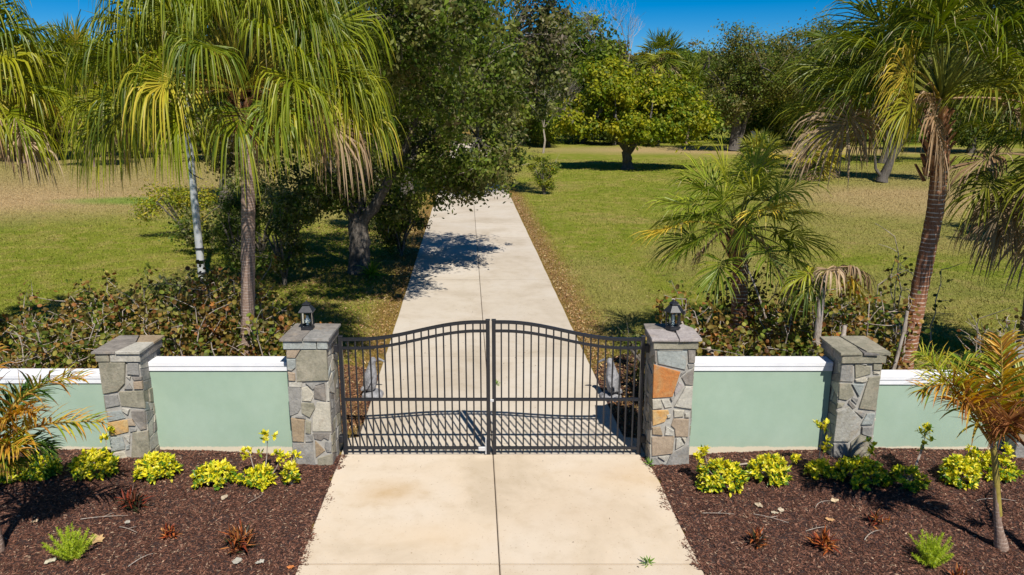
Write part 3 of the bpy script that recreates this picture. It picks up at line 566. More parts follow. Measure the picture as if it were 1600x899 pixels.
def fan(parent, org, az, el, Lp, R, n_=42, droop=1.2, spread=2.3, kind='g', seed=0, W=.045, mul=1, sag=.5, m=6, g0=.3, costa=.25, tips=None, gp=1.3, roll=.3):
    r = np.random.default_rng(seed); q = Q()
    P = [np.array(org, float)]; D = np.array([math.cos(el) * math.cos(az), math.cos(el) * math.sin(az), math.sin(el)])
    for k in range(6): P.append(P[-1] + D * Lp / 6); D = nrm(D + np.array([0, 0, -sag / 6 * (.4 + .25 * k)]))
    pal = {'w': WEEP, 'g': GREEN, 'y': YELLOW, 'd': DEAD}[kind]; tp = {'w': WEEP + YELLOW + DEAD[:1], 'g': tips or (GREEN + YELLOW + DEAD[:2]), 'y': YELLOW + DEAD, 'd': DEAD}[kind]
    pc = {'w': (.4, .34, .05), 'g': (.26, .27, .05), 'y': (.5, .36, .06), 'd': (.42, .28, .16)}[kind]
    q.tube(P, np.linspace(.026, .014, 7) * (R / 1.2), 5, pc)
    S = nrm(np.cross(D, [0, 0, 1.]) + 1e-6); S = nrm(S + r.normal(0, roll, 3)); S = nrm(S - D * (S @ D)); N = nrm(np.cross(S, D))
    a = np.linspace(-spread, spread, n_) + r.normal(0, .025, n_); ca, sa = np.cos(a)[:, None], np.sin(a)[:, None]
    d0 = ca * D + sa * S + N * (.18 - .1 * np.abs(sa)) + r.normal(0, .05, (n_, 3)); d0 = nrm(d0 + r.normal(0, .07, (n_, 3))); e = nrm(-sa * D + ca * S + r.normal(0, .25, (n_, 3)))
    base = P[-1] + D * costa * R * np.clip(ca, -.2, 1) * (1 - .5 * np.abs(sa)); L = R * (.72 + .28 * ca[:, 0]) * r.uniform(.85, 1.08, n_)
    base_c = jit(pal, 1, r, .15); col = (base_c * .55 + jit(pal, n_, r) * .45) * mul
    if kind == 'd': droop = droop * 1.8
    ribbons(q, base, d0, e, L, W * r.uniform(.8, 1.2, n_), droop * r.uniform(.6, 1.5, n_), col, jit(tp, n_, r), m=m, g0=g0 * r.uniform(.6, 1.35, n_), gp=gp)
    return q.build('frond', M['frond'] if kind != 'd' else M['dry'], parent)
def palm(name, label, loc, trunk_pts, r0, r1, tmat, fr, crown, group=None, boots=0, cat='palm tree'):
    t = thing(name, label, cat, loc, 0, group); L = np.array(loc)
    P = np.array(trunk_pts, float); k = 60; tt = np.linspace(0, 1, k); PP = np.stack([np.interp(tt, np.linspace(0, 1, len(P)), P[:, i]) for i in range(3)], -1)
    R = np.interp(tt, [0, .06, .2, 1], [r0 * 1.3, r0 * 1.08, r0, r1]) * (1 + .05 * (np.arange(k) % 2)); q = Q(); q.tube(PP, R, 16, jit=.02); q.build('trunk', tmat, t, True)
    if boots:
        q = Q(); top = PP[-1]
        for i in range(boots):
            a = i * 2.4; z = -boots * .028 + i * .034; b0 = top + np.array([math.cos(a) * r1 * .8, math.sin(a) * r1 * .8, z]); d = np.array([math.cos(a), math.sin(a), 1.6]); d /= np.linalg.norm(d)
            s_ = np.array([-math.sin(a), math.cos(a), 0]); l = random.uniform(.16, .4); o = np.array([math.cos(a), math.sin(a), 0]) * .05
            for w0, w1, p0, p1, oo in ((.085, .05, b0, b0 + d * l, o),):
                q.quads(np.array([[p0 - s_ * w0, p0 + o, p1 + o * .6, p1 - s_ * w1], [p0 + o, p0 + s_ * w0, p1 + s_ * w1, p1 + o * .6]]), (.3, .2, .1))
        q.build('leaf_base', M['boot'], t)
    for i, f in enumerate(fr): fan(t, crown, **f)
    return t
def frset(cnt, els, Lp, R, seed, kinds, **kw):
    r = random.Random(seed); out = []
    for i in range(cnt):
        u = i / (cnt - 1); el = els[0] + (els[1] - els[0]) * u ** .9; az = i * 2.39996 + r.uniform(-.3, .3); kd = kinds(u, r)
        out.append(dict(az=az, el=math.radians(el + r.uniform(-7, 7)), Lp=Lp * r.uniform(.85, 1.15), R=R * r.uniform(.85, 1.12), kind=kd, seed=seed * 100 + i, **kw))
    return out
kA = lambda u, r: 'd' if u > .965 else ('y' if (u > .5 and r.random() < .34) else ('g' if r.random() < .2 else 'w'))
# big weeping fan palm left of the gate
palm('weeping_fan_palm', 'big weeping fan palm behind the wall left of the gate, long hanging yellow-green leaflets', (-4.73, 13, 0), [(0, 0, 0), (.0, 0, 1.2), (.14, 0, 2.8), (.26, .02, 4.3), (.26, .04, 5.4)], .118, .108, M['palm_grey'],
     frset(96, (86, -6), 1.7, 1.22, 11, kA, n_=60, droop=5.5, W=.025, sag=.75, m=8, g0=.34, gp=.75, roll=.85, spread=2.0, mul=.95), (.26, .04, 5.6), boots=26)
# palm cut by the left edge
palm('weeping_fan_palm', 'weeping fan palm at the left edge of the view, grey dead leaves hanging under it', (-10.2, 14.2, 0), [(0, 0, 0), (.05, 0, 2.5), (.0, .02, 5.7)], .15, .13, M['palm_grey'],
     frset(60, (84, -30), 1.4, 1.1, 12, lambda u, r: 'd' if u > .86 else ('y' if u > .5 and r.random() < .3 else 'w'), n_=42, droop=5, W=.034, sag=.75, m=8, g0=.38, gp=.7, roll=.6, spread=1.9), (0, .02, 5.8), boots=14)
# tall palm right
kD = lambda u, r: 'd' if u > .93 else ('y' if (u > .6 and r.random() < .25) else 'g')
palm('cabbage_palm', 'tall palm behind the right wall, ringed red-brown leaning trunk and a wide dark green crown', (7.04, 13, 0), [(0, 0, 0), (.04, 0, .8), (.14, 0, 2.4), (.22, 0, 3.6), (.2, .02, 4.6), (.1, .02, 5.0)], .14, .125, M['palm_red'],
     frset(64, (87, 0), 1.5, 1.15, 13, kD, n_=60, droop=1.6, W=.029, sag=.6, m=6, mul=.85, g0=.42, gp=.9, roll=.75, spread=2.0), (.08, .02, 5.45), boots=34)
# medium palm
palm('cabbage_palm', 'medium palm with a short shaggy trunk, between the gate and the tall palm', (4.64, 15, 0), [(0, 0, 0), (.0, 0, 1.2), (-.04, 0, 2.2), (-.14, 0, 2.8)], .16, .14, M['palm_red'],
     frset(30, (80, -12), 1.0, .98, 14, lambda u, r: 'd' if (.91 < u < .95 or u > .98) else ('y' if r.random() < .12 else 'g'), n_=44, droop=1.3, W=.03, sag=.8, m=5, mul=1.4, g0=.4, roll=.6, spread=2.0), (-.16, 0, 2.9), boots=26)
# small wilting palm
palm('wilting_palm', 'small wilting palm with pale bare trunk and drooping yellow-brown leaves over the right hedge', (5.15, 12.35, 0), [(0, 0, 0), (.02, 0, 1.2), (.03, 0, 2.6)], .065, .055, M['twig'],
     [dict(az=a, el=math.radians(e), Lp=l, R=.62, kind=k, seed=900 + i, n_=30, droop=4, W=.035, sag=1.2, m=6) for i, (a, e, l, k) in enumerate(((3.0, 30, .25, 'y'), (2.5, 10, .3, 'd'), (.1, 35, .5, 'd'), (.4, 10, .6, 'y'), (4.7, 60, .2, 'd'), (3.6, 0, .3, 'g')))], (.03, 0, 2.6))
# palm cut by the right edge, mostly dead leaves
palm('shaggy_palm', 'shaggy palm at the right edge, grey-brown dead fronds hanging low over the lawn', (10.6, 15.0, 0), [(0, 0, 0), (.05, 0, 2.2), (0, 0, 4.2)], .17, .15, M['palm_grey'],
     frset(34, (70, -62), 1.15, 1.2, 15, lambda u, r: 'd' if (u > .62 or r.random() < .12) else 'g', n_=40, droop=2.4, W=.045, sag=.9, m=6, mul=.8), (0, 0, 4.2), boots=20)

def feather(parent, P, L, seed, pal, tip, W=.027, rc=(.5, .36, .08), n_=50, up=.35, droop=.8):
    """pinnate frond: rachis along P, leaflets on both sides"""
    r = np.random.default_rng(seed); q = Q(); P = np.array(P, float); k = len(P); q.tube(P, np.linspace(.02, .006, k), 5, rc)
    T = nrm(np.gradient(P, axis=0)); s = np.linspace(.16, .99, n_); idx = s * (k - 1)
    def ip(A): return np.stack([np.interp(idx, np.arange(k), A[:, j]) for j in range(3)], -1)
    PP, TT = ip(P), nrm(ip(T)); S = nrm(np.cross(TT, [0, 0, 1.]) + 1e-5); U = np.cross(S, TT)
    for sg in (-1, 1):
        d0 = nrm(S * sg * .8 + TT * (.55 + .5 * s[:, None]) + U * r.normal(up, .55, (n_, 1)) + r.normal(0, .1, (n_, 3))); LL = L * np.sin(PI * np.clip(.14 + .8 * s, 0, 1)) ** .6 * r.uniform(.8, 1.1, n_)
        f = s[:, None]; a = jit(pal, n_, r); ribbons(q, PP, d0, nrm(np.cross(d0, U)), LL, W, droop * r.uniform(.5, 1.5, n_), a, jit(tip, n_, r), m=4, g0=.2, tipf=.6)
    return q.build('frond', M['frond'], parent)
OR = [(.55, .27, .03), (.5, .33, .04), (.62, .4, .06), (.4, .2, .04)]; YG = [(.36, .36, .03), (.45, .42, .05), (.2, .28, .02)]; BR = [(.3, .12, .04), (.38, .17, .06), (.22, .09, .04)]; DG = [(.04, .1, .015), (.08, .15, .02)]
# front right young palm
t = thing('young_palm', 'young feather palm in the right mulch bed, tall slim trunk with swollen pale foot', 'palm tree', (6.02, 8.36, .1), 0, 'young palms in the mulch beds')
q = Q(); q.tube([(0, 0, -.05), (0, 0, .06), (-.01, 0, .18), (-.015, 0, .35), (-.01, 0, .7), (.01, 0, 1.1), (.0, 0, 1.45)], [.085, .075, .055, .042, .036, .032, .035], 12); q.build('trunk', M['palm_grey'], t, True)
M['shaft'] = simple('green_brown_crownshaft', (.22, .16, .03), (.4, .32, .07), 9, .6, .1)
q = Q(); q.tube([(0, 0, .42), (0, 0, .75), (.01, 0, 1.1), (0, 0, 1.5)], [.041, .04, .036, .034], 12); q.build('crownshaft', M['shaft'], t, True)
fr = [((0, 0, 1.35), (-.12, 0, 2.45), (-.82, -.1, 2.3), OR + YG, OR + BR, .42), ((0, 0, 1.35), (-.2, -.1, 2.1), (-.5, -.2, 2.15), BR + OR, BR, .4), ((0, 0, 1.35), (-.35, .1, 2.2), (-.6, .25, 2.6), YG, YG + OR, .36), ((0, 0, 1.4), (.2, 0, 2.0), (.3, .2, 2.6), OR + YG, OR, .4),
      ((0, 0, 1.4), (.35, -.1, 1.9), (.9, -.15, 2.1), OR, OR + BR, .4), ((0, 0, 1.4), (.0, -.3, 1.9), (-.1, -.6, 1.95), BR, BR, .36), ((0, 0, 1.4), (.25, -.2, 1.8), (.5, -.4, 1.5), OR + BR, BR, .32), ((0, 0, 1.4), (.1, .4, 2.0), (.1, .7, 2.2), DG + YG, YG, .36),
      ((0, 0, 1.4), (.1, -.1, 1.7), (.35, -.1, 1.75), BR + DG, BR, .3), ((0, 0, 1.35), (.35, .3, 1.9), (.75, .5, 2.0), DG + YG, YG, .35)]
for i, (a, b_, c, p, tp, L) in enumerate(fr): feather(t, bez(a, b_, c, 12), L * 1.25, 300 + i, p, tp)
t.rotation_euler = (0, -.22, 0)
t = thing('young_palm', 'shorter young feather palm at the right edge, beside the taller one', 'palm tree', (6.33, 8.22, .1), 0, 'young palms in the mulch beds')
q = Q(); q.tube([(0, 0, -.05), (0, 0, .06), (.02, 0, .2), (.07, 0, .42), (.12, 0, .7)], [.08, .07, .055, .045, .035], 12); q.build('trunk', M['palm_grey'], t, True)
for i, (a, b_, c) in enumerate((((.1, 0, .6), (-.02, 0, 1.0), (-.12, 0, .85)), ((.1, 0, .6), (.2, 0, 1.2), (.6, 0, 1.3)), ((.1, 0, .6), (.15, -.2, 1.0), (.25, -.5, 1.0)), ((.12, 0, .6), (.4, .1, 1.5), (.9, .2, 1.7)))):
    feather(t, bez(a, b_, c, 8), .22, 340 + i, DG + YG, OR, n_=18)
# front left young palm
t = thing('young_palm', 'young feather palm at the left edge, orange and green fronds reaching over the wall', 'palm tree', (-6.3, 8.3, .1), 0, 'young palms in the mulch beds')
q = Q(); q.tube([(0, 0, -.05), (0, 0, .08), (0, 0, .22), (0, 0, .6), (0, 0, 1.2)], [.085, .08, .06, .045, .04], 12); q.build('trunk', M['palm_grey'], t, True)
q = Q(); q.tube([(0, 0, .5), (0, 0, .9), (0, 0, 1.3)], [.05, .046, .04], 12); q.build('crownshaft', M['shaft'], t, True)
fr = [((0, 0, 1.2), (.35, 0, 1.75), (1.38, .05, 1.72), OR + YG, OR + BR, .36), ((0, 0, 1.2), (.35, .1, 2.25), (1.08, .2, 2.2), YG + OR + DG[:1], BR + DG, .36), ((0, 0, 1.2), (.25, .0, 1.9), (.7, -.1, 1.85), OR, BR, .32), ((0, 0, 1.2), (.1, 0, 2.1), (.15, .1, 2.55), OR, BR, .34), ((0, 0, 1.2), (-.2, 0, 2.2), (-.5, 0, 2.5), YG, OR, .36),
      ((0, 0, 1.2), (.3, -.2, 1.6), (.6, -.3, 1.5), YG + OR, OR, .3), ((0, 0, 1.2), (.4, .1, 1.5), (.65, .2, 1.25), DG, DG, .3), ((0, 0, 1.1), (.2, -.1, 1.35), (.4, -.1, 1.15), DG + YG, BR, .26), ((0, 0, 1.2), (-.4, 0, 1.9), (-.9, 0, 1.8), OR, OR, .34),
      ((0, 0, 1.2), (.1, .4, 1.8), (.2, .7, 1.8), DG, DG, .34), ((0, 0, 1.2), (.05, -.4, 1.8), (.1, -.7, 1.7), OR + YG, OR, .32)]
for i, (a, b_, c, p, tp, L) in enumerate(fr): feather(t, bez(a, b_, c, 12), L * 1.25, 360 + i, p, tp)

t.rotation_euler = (0, .06, 0)
# ================================================================== TREES
def leaves(q, c, r, size, pal, cl_col, up=.6, asp=.55, off=None):
    k = len(c); nrmv = nrm(r.normal(0, .55 if off is not None else 1, (k, 3)) + [0, 0, up] + (nrm(off) * 1.1 if off is not None else 0)); d = nrm(np.cross(nrmv, r.normal(0, 1, (k, 3)))); s_ = np.cross(nrmv, d)
    L = size * r.uniform(.6, 1.35, k)[:, None]; W = L * asp
    V = np.stack([c - d * L / 2, c + s_ * W / 2 + d * L * .05, c + d * L / 2, c - s_ * W / 2 + d * L * .05], 1)
    pal = np.array(pal); col = (pal[r.integers(0, len(pal), k)] * .4 + cl_col * .6) * r.uniform(.75, 1.25, (k, 1)); q.quads(V, col)
def tree(name, label, loc, trunk, ells, nclump, per, size, pal, seed, cat='tree', group=None, clump_r=.35, limb=.1, bmat='bark', limbs=14, hang=0, twigs=0, asp=.55, crown_name='crown', up=.6):
    """ells: (centre, radii, weight) in local metres; trunk: list of (points, r0, r1)"""
    r = np.random.default_rng(seed); t = thing(name, label, cat, loc, 0, group)
    w_ = np.array([e[2] for e in ells], float); w_ /= w_.sum(); idx = r.choice(len(ells), nclump, p=w_)
    cc = np.array([e[0] for e in ells])[idx]; rr = np.array([e[1] for e in ells])[idx]
    nl_ = max(5, nclump // 11); li = r.integers(0, nl_, nclump); ld = nrm(r.normal(0, 1, (len(ells), nl_, 3))); lr = r.random((len(ells), nl_, 1)) ** .4
    cp = cc + (ld * lr)[idx, li] * rr * .88 + nrm(r.normal(0, 1, (nclump, 3))) * rr * .3 * r.random((nclump, 1)) ** .5; cp[:, 2] = np.maximum(cp[:, 2], .15)
    q = Q()
    for P, a, b_ in trunk:
        P = np.array(P, float); k = max(6, len(P) * 3); tt = np.linspace(0, 1, k); x = np.linspace(0, 1, len(P)); PP = np.stack([np.interp(tt, x, P[:, i]) for i in range(3)], -1)
        if P[0][2] < .1: R = np.interp(tt, [0, .08, .25, 1], [a * 1.5, a * 1.12, a, b_])
        else: R = np.linspace(a, b_, k)
        q.tube(PP + r.normal(0, a * .08, PP.shape), R, 12 if a > .2 else 7, jit=.06)
    tips = np.concatenate([np.array(P, float)[1:] for P, a, b_ in trunk])
    for i in range(min(limbs, nclump)):
        e = cp[i * nclump // max(limbs, 1)]; s0 = tips[np.argmin(np.linalg.norm(tips - e * [1, 1, .8], axis=1))]; mid = (s0 + e) / 2 + r.normal(0, .12, 3) * np.linalg.norm(e - s0)
        q.tube(bez(s0, mid, e, 6), np.linspace(limb, limb * .2, 6), 5)
    q.build('trunk', M[bmat], t, True)
    if per:
        q = Q(); pal_ = np.array(pal); cl = pal_[r.integers(0, len(pal_), nclump)]; ci = np.repeat(np.arange(nclump), per)
        cs = clump_r * r.uniform(.5, 1.35, nclump)[ci][:, None]; off = r.normal(0, .5, (len(ci), 3)) * cs * [1, 1, .75]
        if hang: off[:, 2] -= np.abs(r.normal(0, hang, len(ci)))
        pts = cp[ci] + off; ok = pts[:, 2] > .03; leaves(q, pts[ok], r, size, pal, cl[ci][ok], up, asp, off[ok]); q.build(crown_name, M['leaf'], t)
    if twigs:
        q = Q()
        for i in range(twigs):
            e = cp[r.integers(nclump)]; dd = nrm(e - np.array([0, 0, .2])) + r.normal(0, .35, 3); q.tube([e - dd * .3, e, e + dd * .35 + r.normal(0, .07, 3)], [limb * .3, limb * .2, limb * .08], 3)
        o = q.build('twigs', M['twig'], t); o['kind'] = 'stuff'
    return t
OAK = [(.045, .07, .012), (.075, .105, .015), (.12, .15, .022), (.03, .05, .01), (.19, .2, .04), (.26, .25, .1), (.16, .12, .05)]
OAKL = [(.08, .14, .012), (.13, .19, .018), (.06, .09, .012), (.2, .25, .03)]
FAR1 = [(.06, .1, .015), (.1, .14, .02), (.15, .18, .03), (.05, .07, .014)]
FAR2 = [(.12, .17, .02), (.18, .2, .03), (.25, .22, .04), (.08, .12, .02)]
FAR3 = [(.13, .12, .04), (.22, .17, .07), (.09, .1, .03), (.28, .2, .09)]
LIME = [(.09, .16, .01), (.16, .23, .012), (.26, .29, .02), (.06, .1, .01), (.42, .36, .02), (.34, .33, .02)]

# foreground oak left of the drive
tree('live_oak', 'large live oak left of the drive, thick dark trunk forking low, branches over the concrete', (-4.98, 24.3, 0),
     [([(0, 0, 0), (.02, .0, .8), (.05, 0, 1.7)], .34, .3), ([(.05, 0, 1.6), (.7, -.2, 2.3), (1.5, -.5, 3.6), (2.2, -.8, 5.2)], .22, .08), ([(.0, 0, 1.6), (-.5, .1, 2.6), (-1.1, .3, 4.2), (-1.3, .2, 6.5)], .2, .07), ([(.05, 0, 1.7), (.2, .4, 3.2), (.5, .6, 5.5), (.7, .4, 8.5)], .2, .06),
      ([(.5, .3, 5.0), (1.2, -2.5, 7), (2.6, -6.0, 7.3)], .12, .04), ([(-1.1, .3, 4.2), (-1.2, -3, 7.5), (-1.4, -6.0, 8.6)], .12, .04), ([(1.5, -.5, 3.6), (2.6, .2, 4.6), (3.3, .6, 5.0), (3.9, .3, 4.3)], .09, .03)],
     [((2.4, -.4, 3.6), (1.6, 1.6, 1.4), 1.3), ((.2, 0, 7.4), (2.9, 2.6, 2.4), 2.6), ((-1.2, .5, 5.2), (1.8, 2.0, 2.0), .8), ((3.3, .2, 6.9), (2.3, 2.2, 2.2), 2.2), ((3.6, -.2, 3.2), (1.3, 1.4, .85), .75), ((1.5, -1.0, 5.4), (1.8, 1.4, 1.6), 1.3), ((1.3, .4, 2.2), (.9, .8, .6), .35), ((-.2, -.3, 2.7), (.9, .8, .7), .3), ((4.8, .6, 5.8), (1.3, 1.5, 1.9), .7), ((-.5, -3.6, 7.8), (3.0, 3.0, 2.0), 1.5), ((3.1, -3.6, 5.6), (1.5, 2.4, 1.1), .8), ((3.3, -7.4, 7.3), (1.5, 2.0, .9), .55), ((-1.4, -6.0, 8.8), (2.8, 2.6, 1.2), .9), ((1.6, -7.4, 8.5), (2.8, 3.4, 1.1), 2.0), ((-1.0, -4.2, 6.6), (2.2, 2.0, 1.1), 1.1), ((2.1, -6.4, 6.5), (1.7, 2.8, .7), 1.3), ((-1.3, -.8, 3.0), (1.5, 1.2, .9), .6), ((-.2, 1.5, 3.2), (2.6, 1.2, 1.0), .6), ((3.2, 1.2, 3.2), (1.3, 1.2, .6), .4), ((4.5, 1.2, 3.7), (.9, 1.0, 1.0), .5), ((4.0, -1.2, 3.6), (1.2, 1.0, .6), .3)],
     1500, 48, .14, OAK + OAKL, 41, limbs=110, limb=.05, clump_r=.42, hang=.1, twigs=260, up=.3)
# second oak deeper along the drive
tree('live_oak', 'dark live oak farther up the left side of the drive, slim upright trunk', (-6.1, 44, 0),
     [([(0, 0, 0), (.3, 0, 2.5), (1.2, 0, 5), (2.2, 0, 9), (2.6, 0, 13)], .32, .1), ([(.4, 0, 2.5), (-.8, .4, 5), (-1.5, .2, 9)], .18, .06), ([(1.2, 0, 5), (3.4, 0, 7.5), (5.8, 0, 9)], .16, .05)],
     [((2.2, 0, 10), (4.6, 3.6, 3.6), 2), ((5.2, 0, 7.6), (3.0, 2.8, 3.6), 1.4), ((-1.8, 0, 7.5), (3.6, 3.2, 3.6), 1.2), ((4.8, -.2, 4.6), (1.9, 2.2, 1.9), .6), ((8.0, 0, 8.8), (1.9, 2.2, 4.6), 1.5), ((1, 0, 4.4), (2.4, 2, 1.6), .5)],
     500, 52, .25, OAK + [(.2, .16, .12)], 42, limbs=90, limb=.07, clump_r=.85, twigs=240, up=.3)
tree('live_oak', 'oak with thin grey twigs at the top left, behind the weeping palm', (-15, 40, 0), [([(0, 0, 0), (.2, 0, 3), (0, 0, 8)], .3, .1)],
     [((0, 0, 8.5), (4.2, 3.2, 4.0), 2), ((3.5, 0, 7), (2.8, 2.6, 3.0), 1), ((1, 0, 3.6), (3, 2, 2), .5)], 420, 46, .25, OAK + FAR3, 43, limbs=60, limb=.07, clump_r=.85, twigs=160)
# yellow-green spreading tree on the right lawn
def arms(k, z0, z1, R, seed, r0=.13):
    r = random.Random(seed); out = []
    for i in range(k):
        a = 2 * PI * i / k + r.uniform(-.3, .3); out.append(([(0, 0, z0), (math.cos(a) * R * .35, math.sin(a) * R * .35, (z0 + z1) / 2), (math.cos(a) * R, math.sin(a) * R, z1)], r0, .03))
    return out
tree('spreading_tree', 'low wide yellow-green tree standing alone on the right lawn in its own shadow', (9.55, 63.5, 0), [([(0, 0, 0), (0, 0, .7), (-.2, 0, 1.5)], .42, .34)] + arms(7, 1.2, 4.2, 3.2, 3, .2),
     [((-.6, 0, 5.6), (4.4, 4.2, 2.6), 2.4), ((4.3, -.3, 4.2), (2.9, 2.6, 1.7), 1.2), ((-3.8, 0, 4.2), (2.4, 2.6, 1.9), 1.0), ((.8, -1.8, 3.4), (3.8, 2.4, .9), .7), ((-2.2, 0, 7.5), (1.8, 1.8, 1.2), .5), ((3, 0, 6.3), (2.4, 2, 1.2), .5)], 640, 60, .3, LIME, 44, limbs=60, clump_r=.8, limb=.08, bmat='bark_far')
tree('round_shrub', 'light green round shrub with woody stems right beside the drive, far up', (1.95, 46, 0), arms(8, 0, 1.3, .5, 5, .07),
     [((0, 0, 1.55), (.95, .8, .8), 1), ((.1, 0, .75), (.5, .4, .6), .5)], 110, 50, .1, LIME + [(.3, .3, .16)], 45, 'shrub', clump_r=.3, limb=.03, twigs=50)
# mid-distance right
tree('live_oak', 'dark oak right of the yellow-green tree, trunk split in two, bright lawn behind it', (25.2, 88, 0), [([(0, 0, 0), (.2, 0, 3), (0, 0, 7)], .5, .3), ([(.3, 0, 0), (1.0, 0, 3), (2, 0, 6)], .3, .2)] + arms(5, 5, 9, 4, 7, .2),
     [((0, 0, 9), (6.2, 5, 4.6), 2), ((6, 0, 8), (4.5, 4, 4.4), 1.3), ((-2, -1, 5.2), (4, 3, 1.8), .6), ((9, 0, 11), (4, 4, 4), 1)], 560, 56, .28, FAR1[:2] + FAR2 + FAR3[:2], 46, clump_r=1.2, bmat='bark_far', limbs=60, twigs=60)
tree('live_oak', 'tall dark green oak behind the tall palm crown, at the upper right', (34, 70, 0), [([(0, 0, 0), (.1, 0, 3), (.4, 0, 9)], .45, .2)] + arms(6, 4, 9, 4, 8, .2),
     [((0, 0, 9.5), (5.4, 5, 4.6), 2), ((6, 0, 8.5), (4.6, 4, 4.6), 1.4), ((-4.5, 0, 8), (3.6, 3.4, 3.2), .9)], 480, 54, .27, FAR2 + FAR1[:2] + FAR3, 47, clump_r=1.1, bmat='bark_far', limbs=60, twigs=60)
tree('leaning_tree', 'leaning grey-barked tree on the right lawn, left of the tall palm trunk', (25.6, 53, 0), [([(0, 0, 0), (.5, 0, 1.5), (1.3, 0, 3.4), (1.7, 0, 6)], .28, .16), ([(-.5, 0, .9), (-.8, 0, 2.4), (-.6, 0, 3.6)], .1, .06), ([(0, 0, .3), (-.5, 0, .9)], .16, .1)],
     [((1.5, 0, 7.5), (4, 3.5, 2.6), 2), ((4.6, 0, 6), (2.5, 2.5, 2), .8)], 300, 52, .24, FAR1 + FAR3[:2], 48, clump_r=.95, bmat='bark_far', limbs=40, twigs=50)
tree('live_oak', 'shaded oak on the far right lawn between two trunks, dropping a dark pool of shade', (25.4, 60.5, 0), [([(0, 0, 0), (.1, 0, 2), (-.1, 0, 5.5)], .32, .2)] + arms(5, 3, 6, 3, 9, .15),
     [((0, 0, 7), (4.2, 4, 2.7), 2)], 260, 52, .25, FAR1, 49, clump_r=1.0, bmat='bark_far', limbs=40)
tree('bushy_tree', 'dense dark green bushy tree at the right edge behind the shaggy palm', (22, 29, 0), [([(0, 0, 0), (0, 0, 2.5), (.2, 0, 5)], .25, .1)] + arms(5, 1, 3, 1.5, 10, .1),
     [((0, 0, 3.7), (3.3, 2.6, 2.6), 1)], 330, 60, .16, OAK + OAKL, 50, clump_r=.65, limbs=50, limb=.05)
# shrubs by the pole
tree('feathery_bush', 'tall dark feathery bush just right of the silver pole', (-8.55, 23.4, 0), arms(7, 0, 1.8, .4, 11, .04), [((0, 0, 1.5), (.75, .6, 1.35), 1)], 150, 46, .17, OAK[:4] + OAKL[:2], 51, 'shrub', clump_r=.33, asp=.16, limb=.02, twigs=50)
tree('loose_bush', 'loose yellow-green bush behind the silver pole on the left lawn', (-13.2, 30.5, 0), arms(8, 0, 1.6, 1.0, 12, .04), [((0, 0, 1.5), (1.5, 1.0, 1.0), 1), ((-1.4, 0, 1.2), (.8, .7, .5), .3)], 110, 34, .13, LIME + YELLOW, 52, 'shrub', clump_r=.45, limb=.02, twigs=70, asp=.4)
tree('loose_bush', 'dark green bush low on the left lawn, in front of the feathery bush', (-8.6, 19.2, 0), arms(6, 0, .7, .6, 13, .03), [((0, 0, .55), (1.2, .7, .5), 1)], 70, 36, .12, OAK, 53, 'shrub', clump_r=.3, limb=.02, twigs=50)
tree('understory_bush', 'dark leafy bush with reddish shade under the oak beside the drive', (-4.0, 27, 0), arms(7, 0, 1.4, .6, 14, .04), [((0, 0, 1.2), (.85, .9, 1.0), 1)], 150, 46, .09, OAK + OAKL + [(.2, .06, .03)], 54, 'shrub', clump_r=.3, limb=.02, twigs=40)
tree('understory_bush', 'green leafy bush hanging between the weeping palm trunk and the oak trunk', (-6.9, 22.5, 0), arms(6, 0, 1.6, .5, 15, .04), [((0, 0, 2.0), (1.1, .9, 1.1), 1), ((-.3, 0, .8), (1.1, .8, .6), .5)], 150, 44, .1, OAK + OAKL, 55, 'shrub', clump_r=.3, limb=.02, twigs=60)

tree('understory_bush', 'wide dark bush in the oak shade left of the oak trunk', (-9.2, 27.5, 0), arms(9, 0, 1.8, 1.3, 18, .04), [((0, 0, 1.5), (2.0, 1.2, 1.4), 1), ((-2, 0, 1), (1.2, 1, .9), .4)], 230, 46, .11, OAK + OAKL[:2], 57, 'shrub', clump_r=.38, limb=.02, twigs=60)
tree('understory_bush', 'dark bush behind the oak trunk, closing the view under its crown', (-6.4, 33, 0), arms(9, 0, 2.2, 1.3, 19, .05), [((0, 0, 2.2), (2.0, 1.2, 2.0), 1)], 220, 46, .13, OAK, 58, 'shrub', clump_r=.45, limb=.025, twigs=60)
# small fern at the oak's foot
def rosette(name, label, loc, n_, L, W, pal, tip, seed, cat='plant', group=None, els=(85, 15), droop=.6, mat='bloom', part='leaf', m=4, prof=((0, .4), (.4, 1), (1, .06)), fold=.25, sp=.012):
    r = np.random.default_rng(seed); t = thing(name, label, cat, loc, 0, group); q = Q(); az = np.arange(n_) * 2.39996; el = np.radians(np.linspace(els[0], els[1], n_) + r.normal(0, 6, n_))
    d = np.stack([np.cos(el) * np.cos(az), np.cos(el) * np.sin(az), np.sin(el)], -1); e = np.stack([-np.sin(az), np.cos(az), 0 * az], -1)
    P0 = d * .02 + r.normal(0, sp, (n_, 3)) * [1, 1, 0] + np.stack([0 * az, 0 * az, r.uniform(0, sp * 3, n_)], -1); ribbons(q, P0, d, e, L * r.uniform(.6, 1.1, n_), W, droop, jit(pal, n_, r), jit(tip, n_, r), m=m, prof=prof, fold=fold); o = q.build(part, M[mat], t); o['kind'] = 'stuff' if n_ > 60 else ''
    if not o['kind']: del o['kind']
    return t
rosette('fern', 'bright yellow-green fern at the foot of the oak trunk', (-4.45, 23.6, .02), 46, .62, .09, [(.3, .4, .03), (.2, .32, .02), (.12, .22, .02)], [(.34, .42, .04)], 5, els=(85, 10), droop=.9)

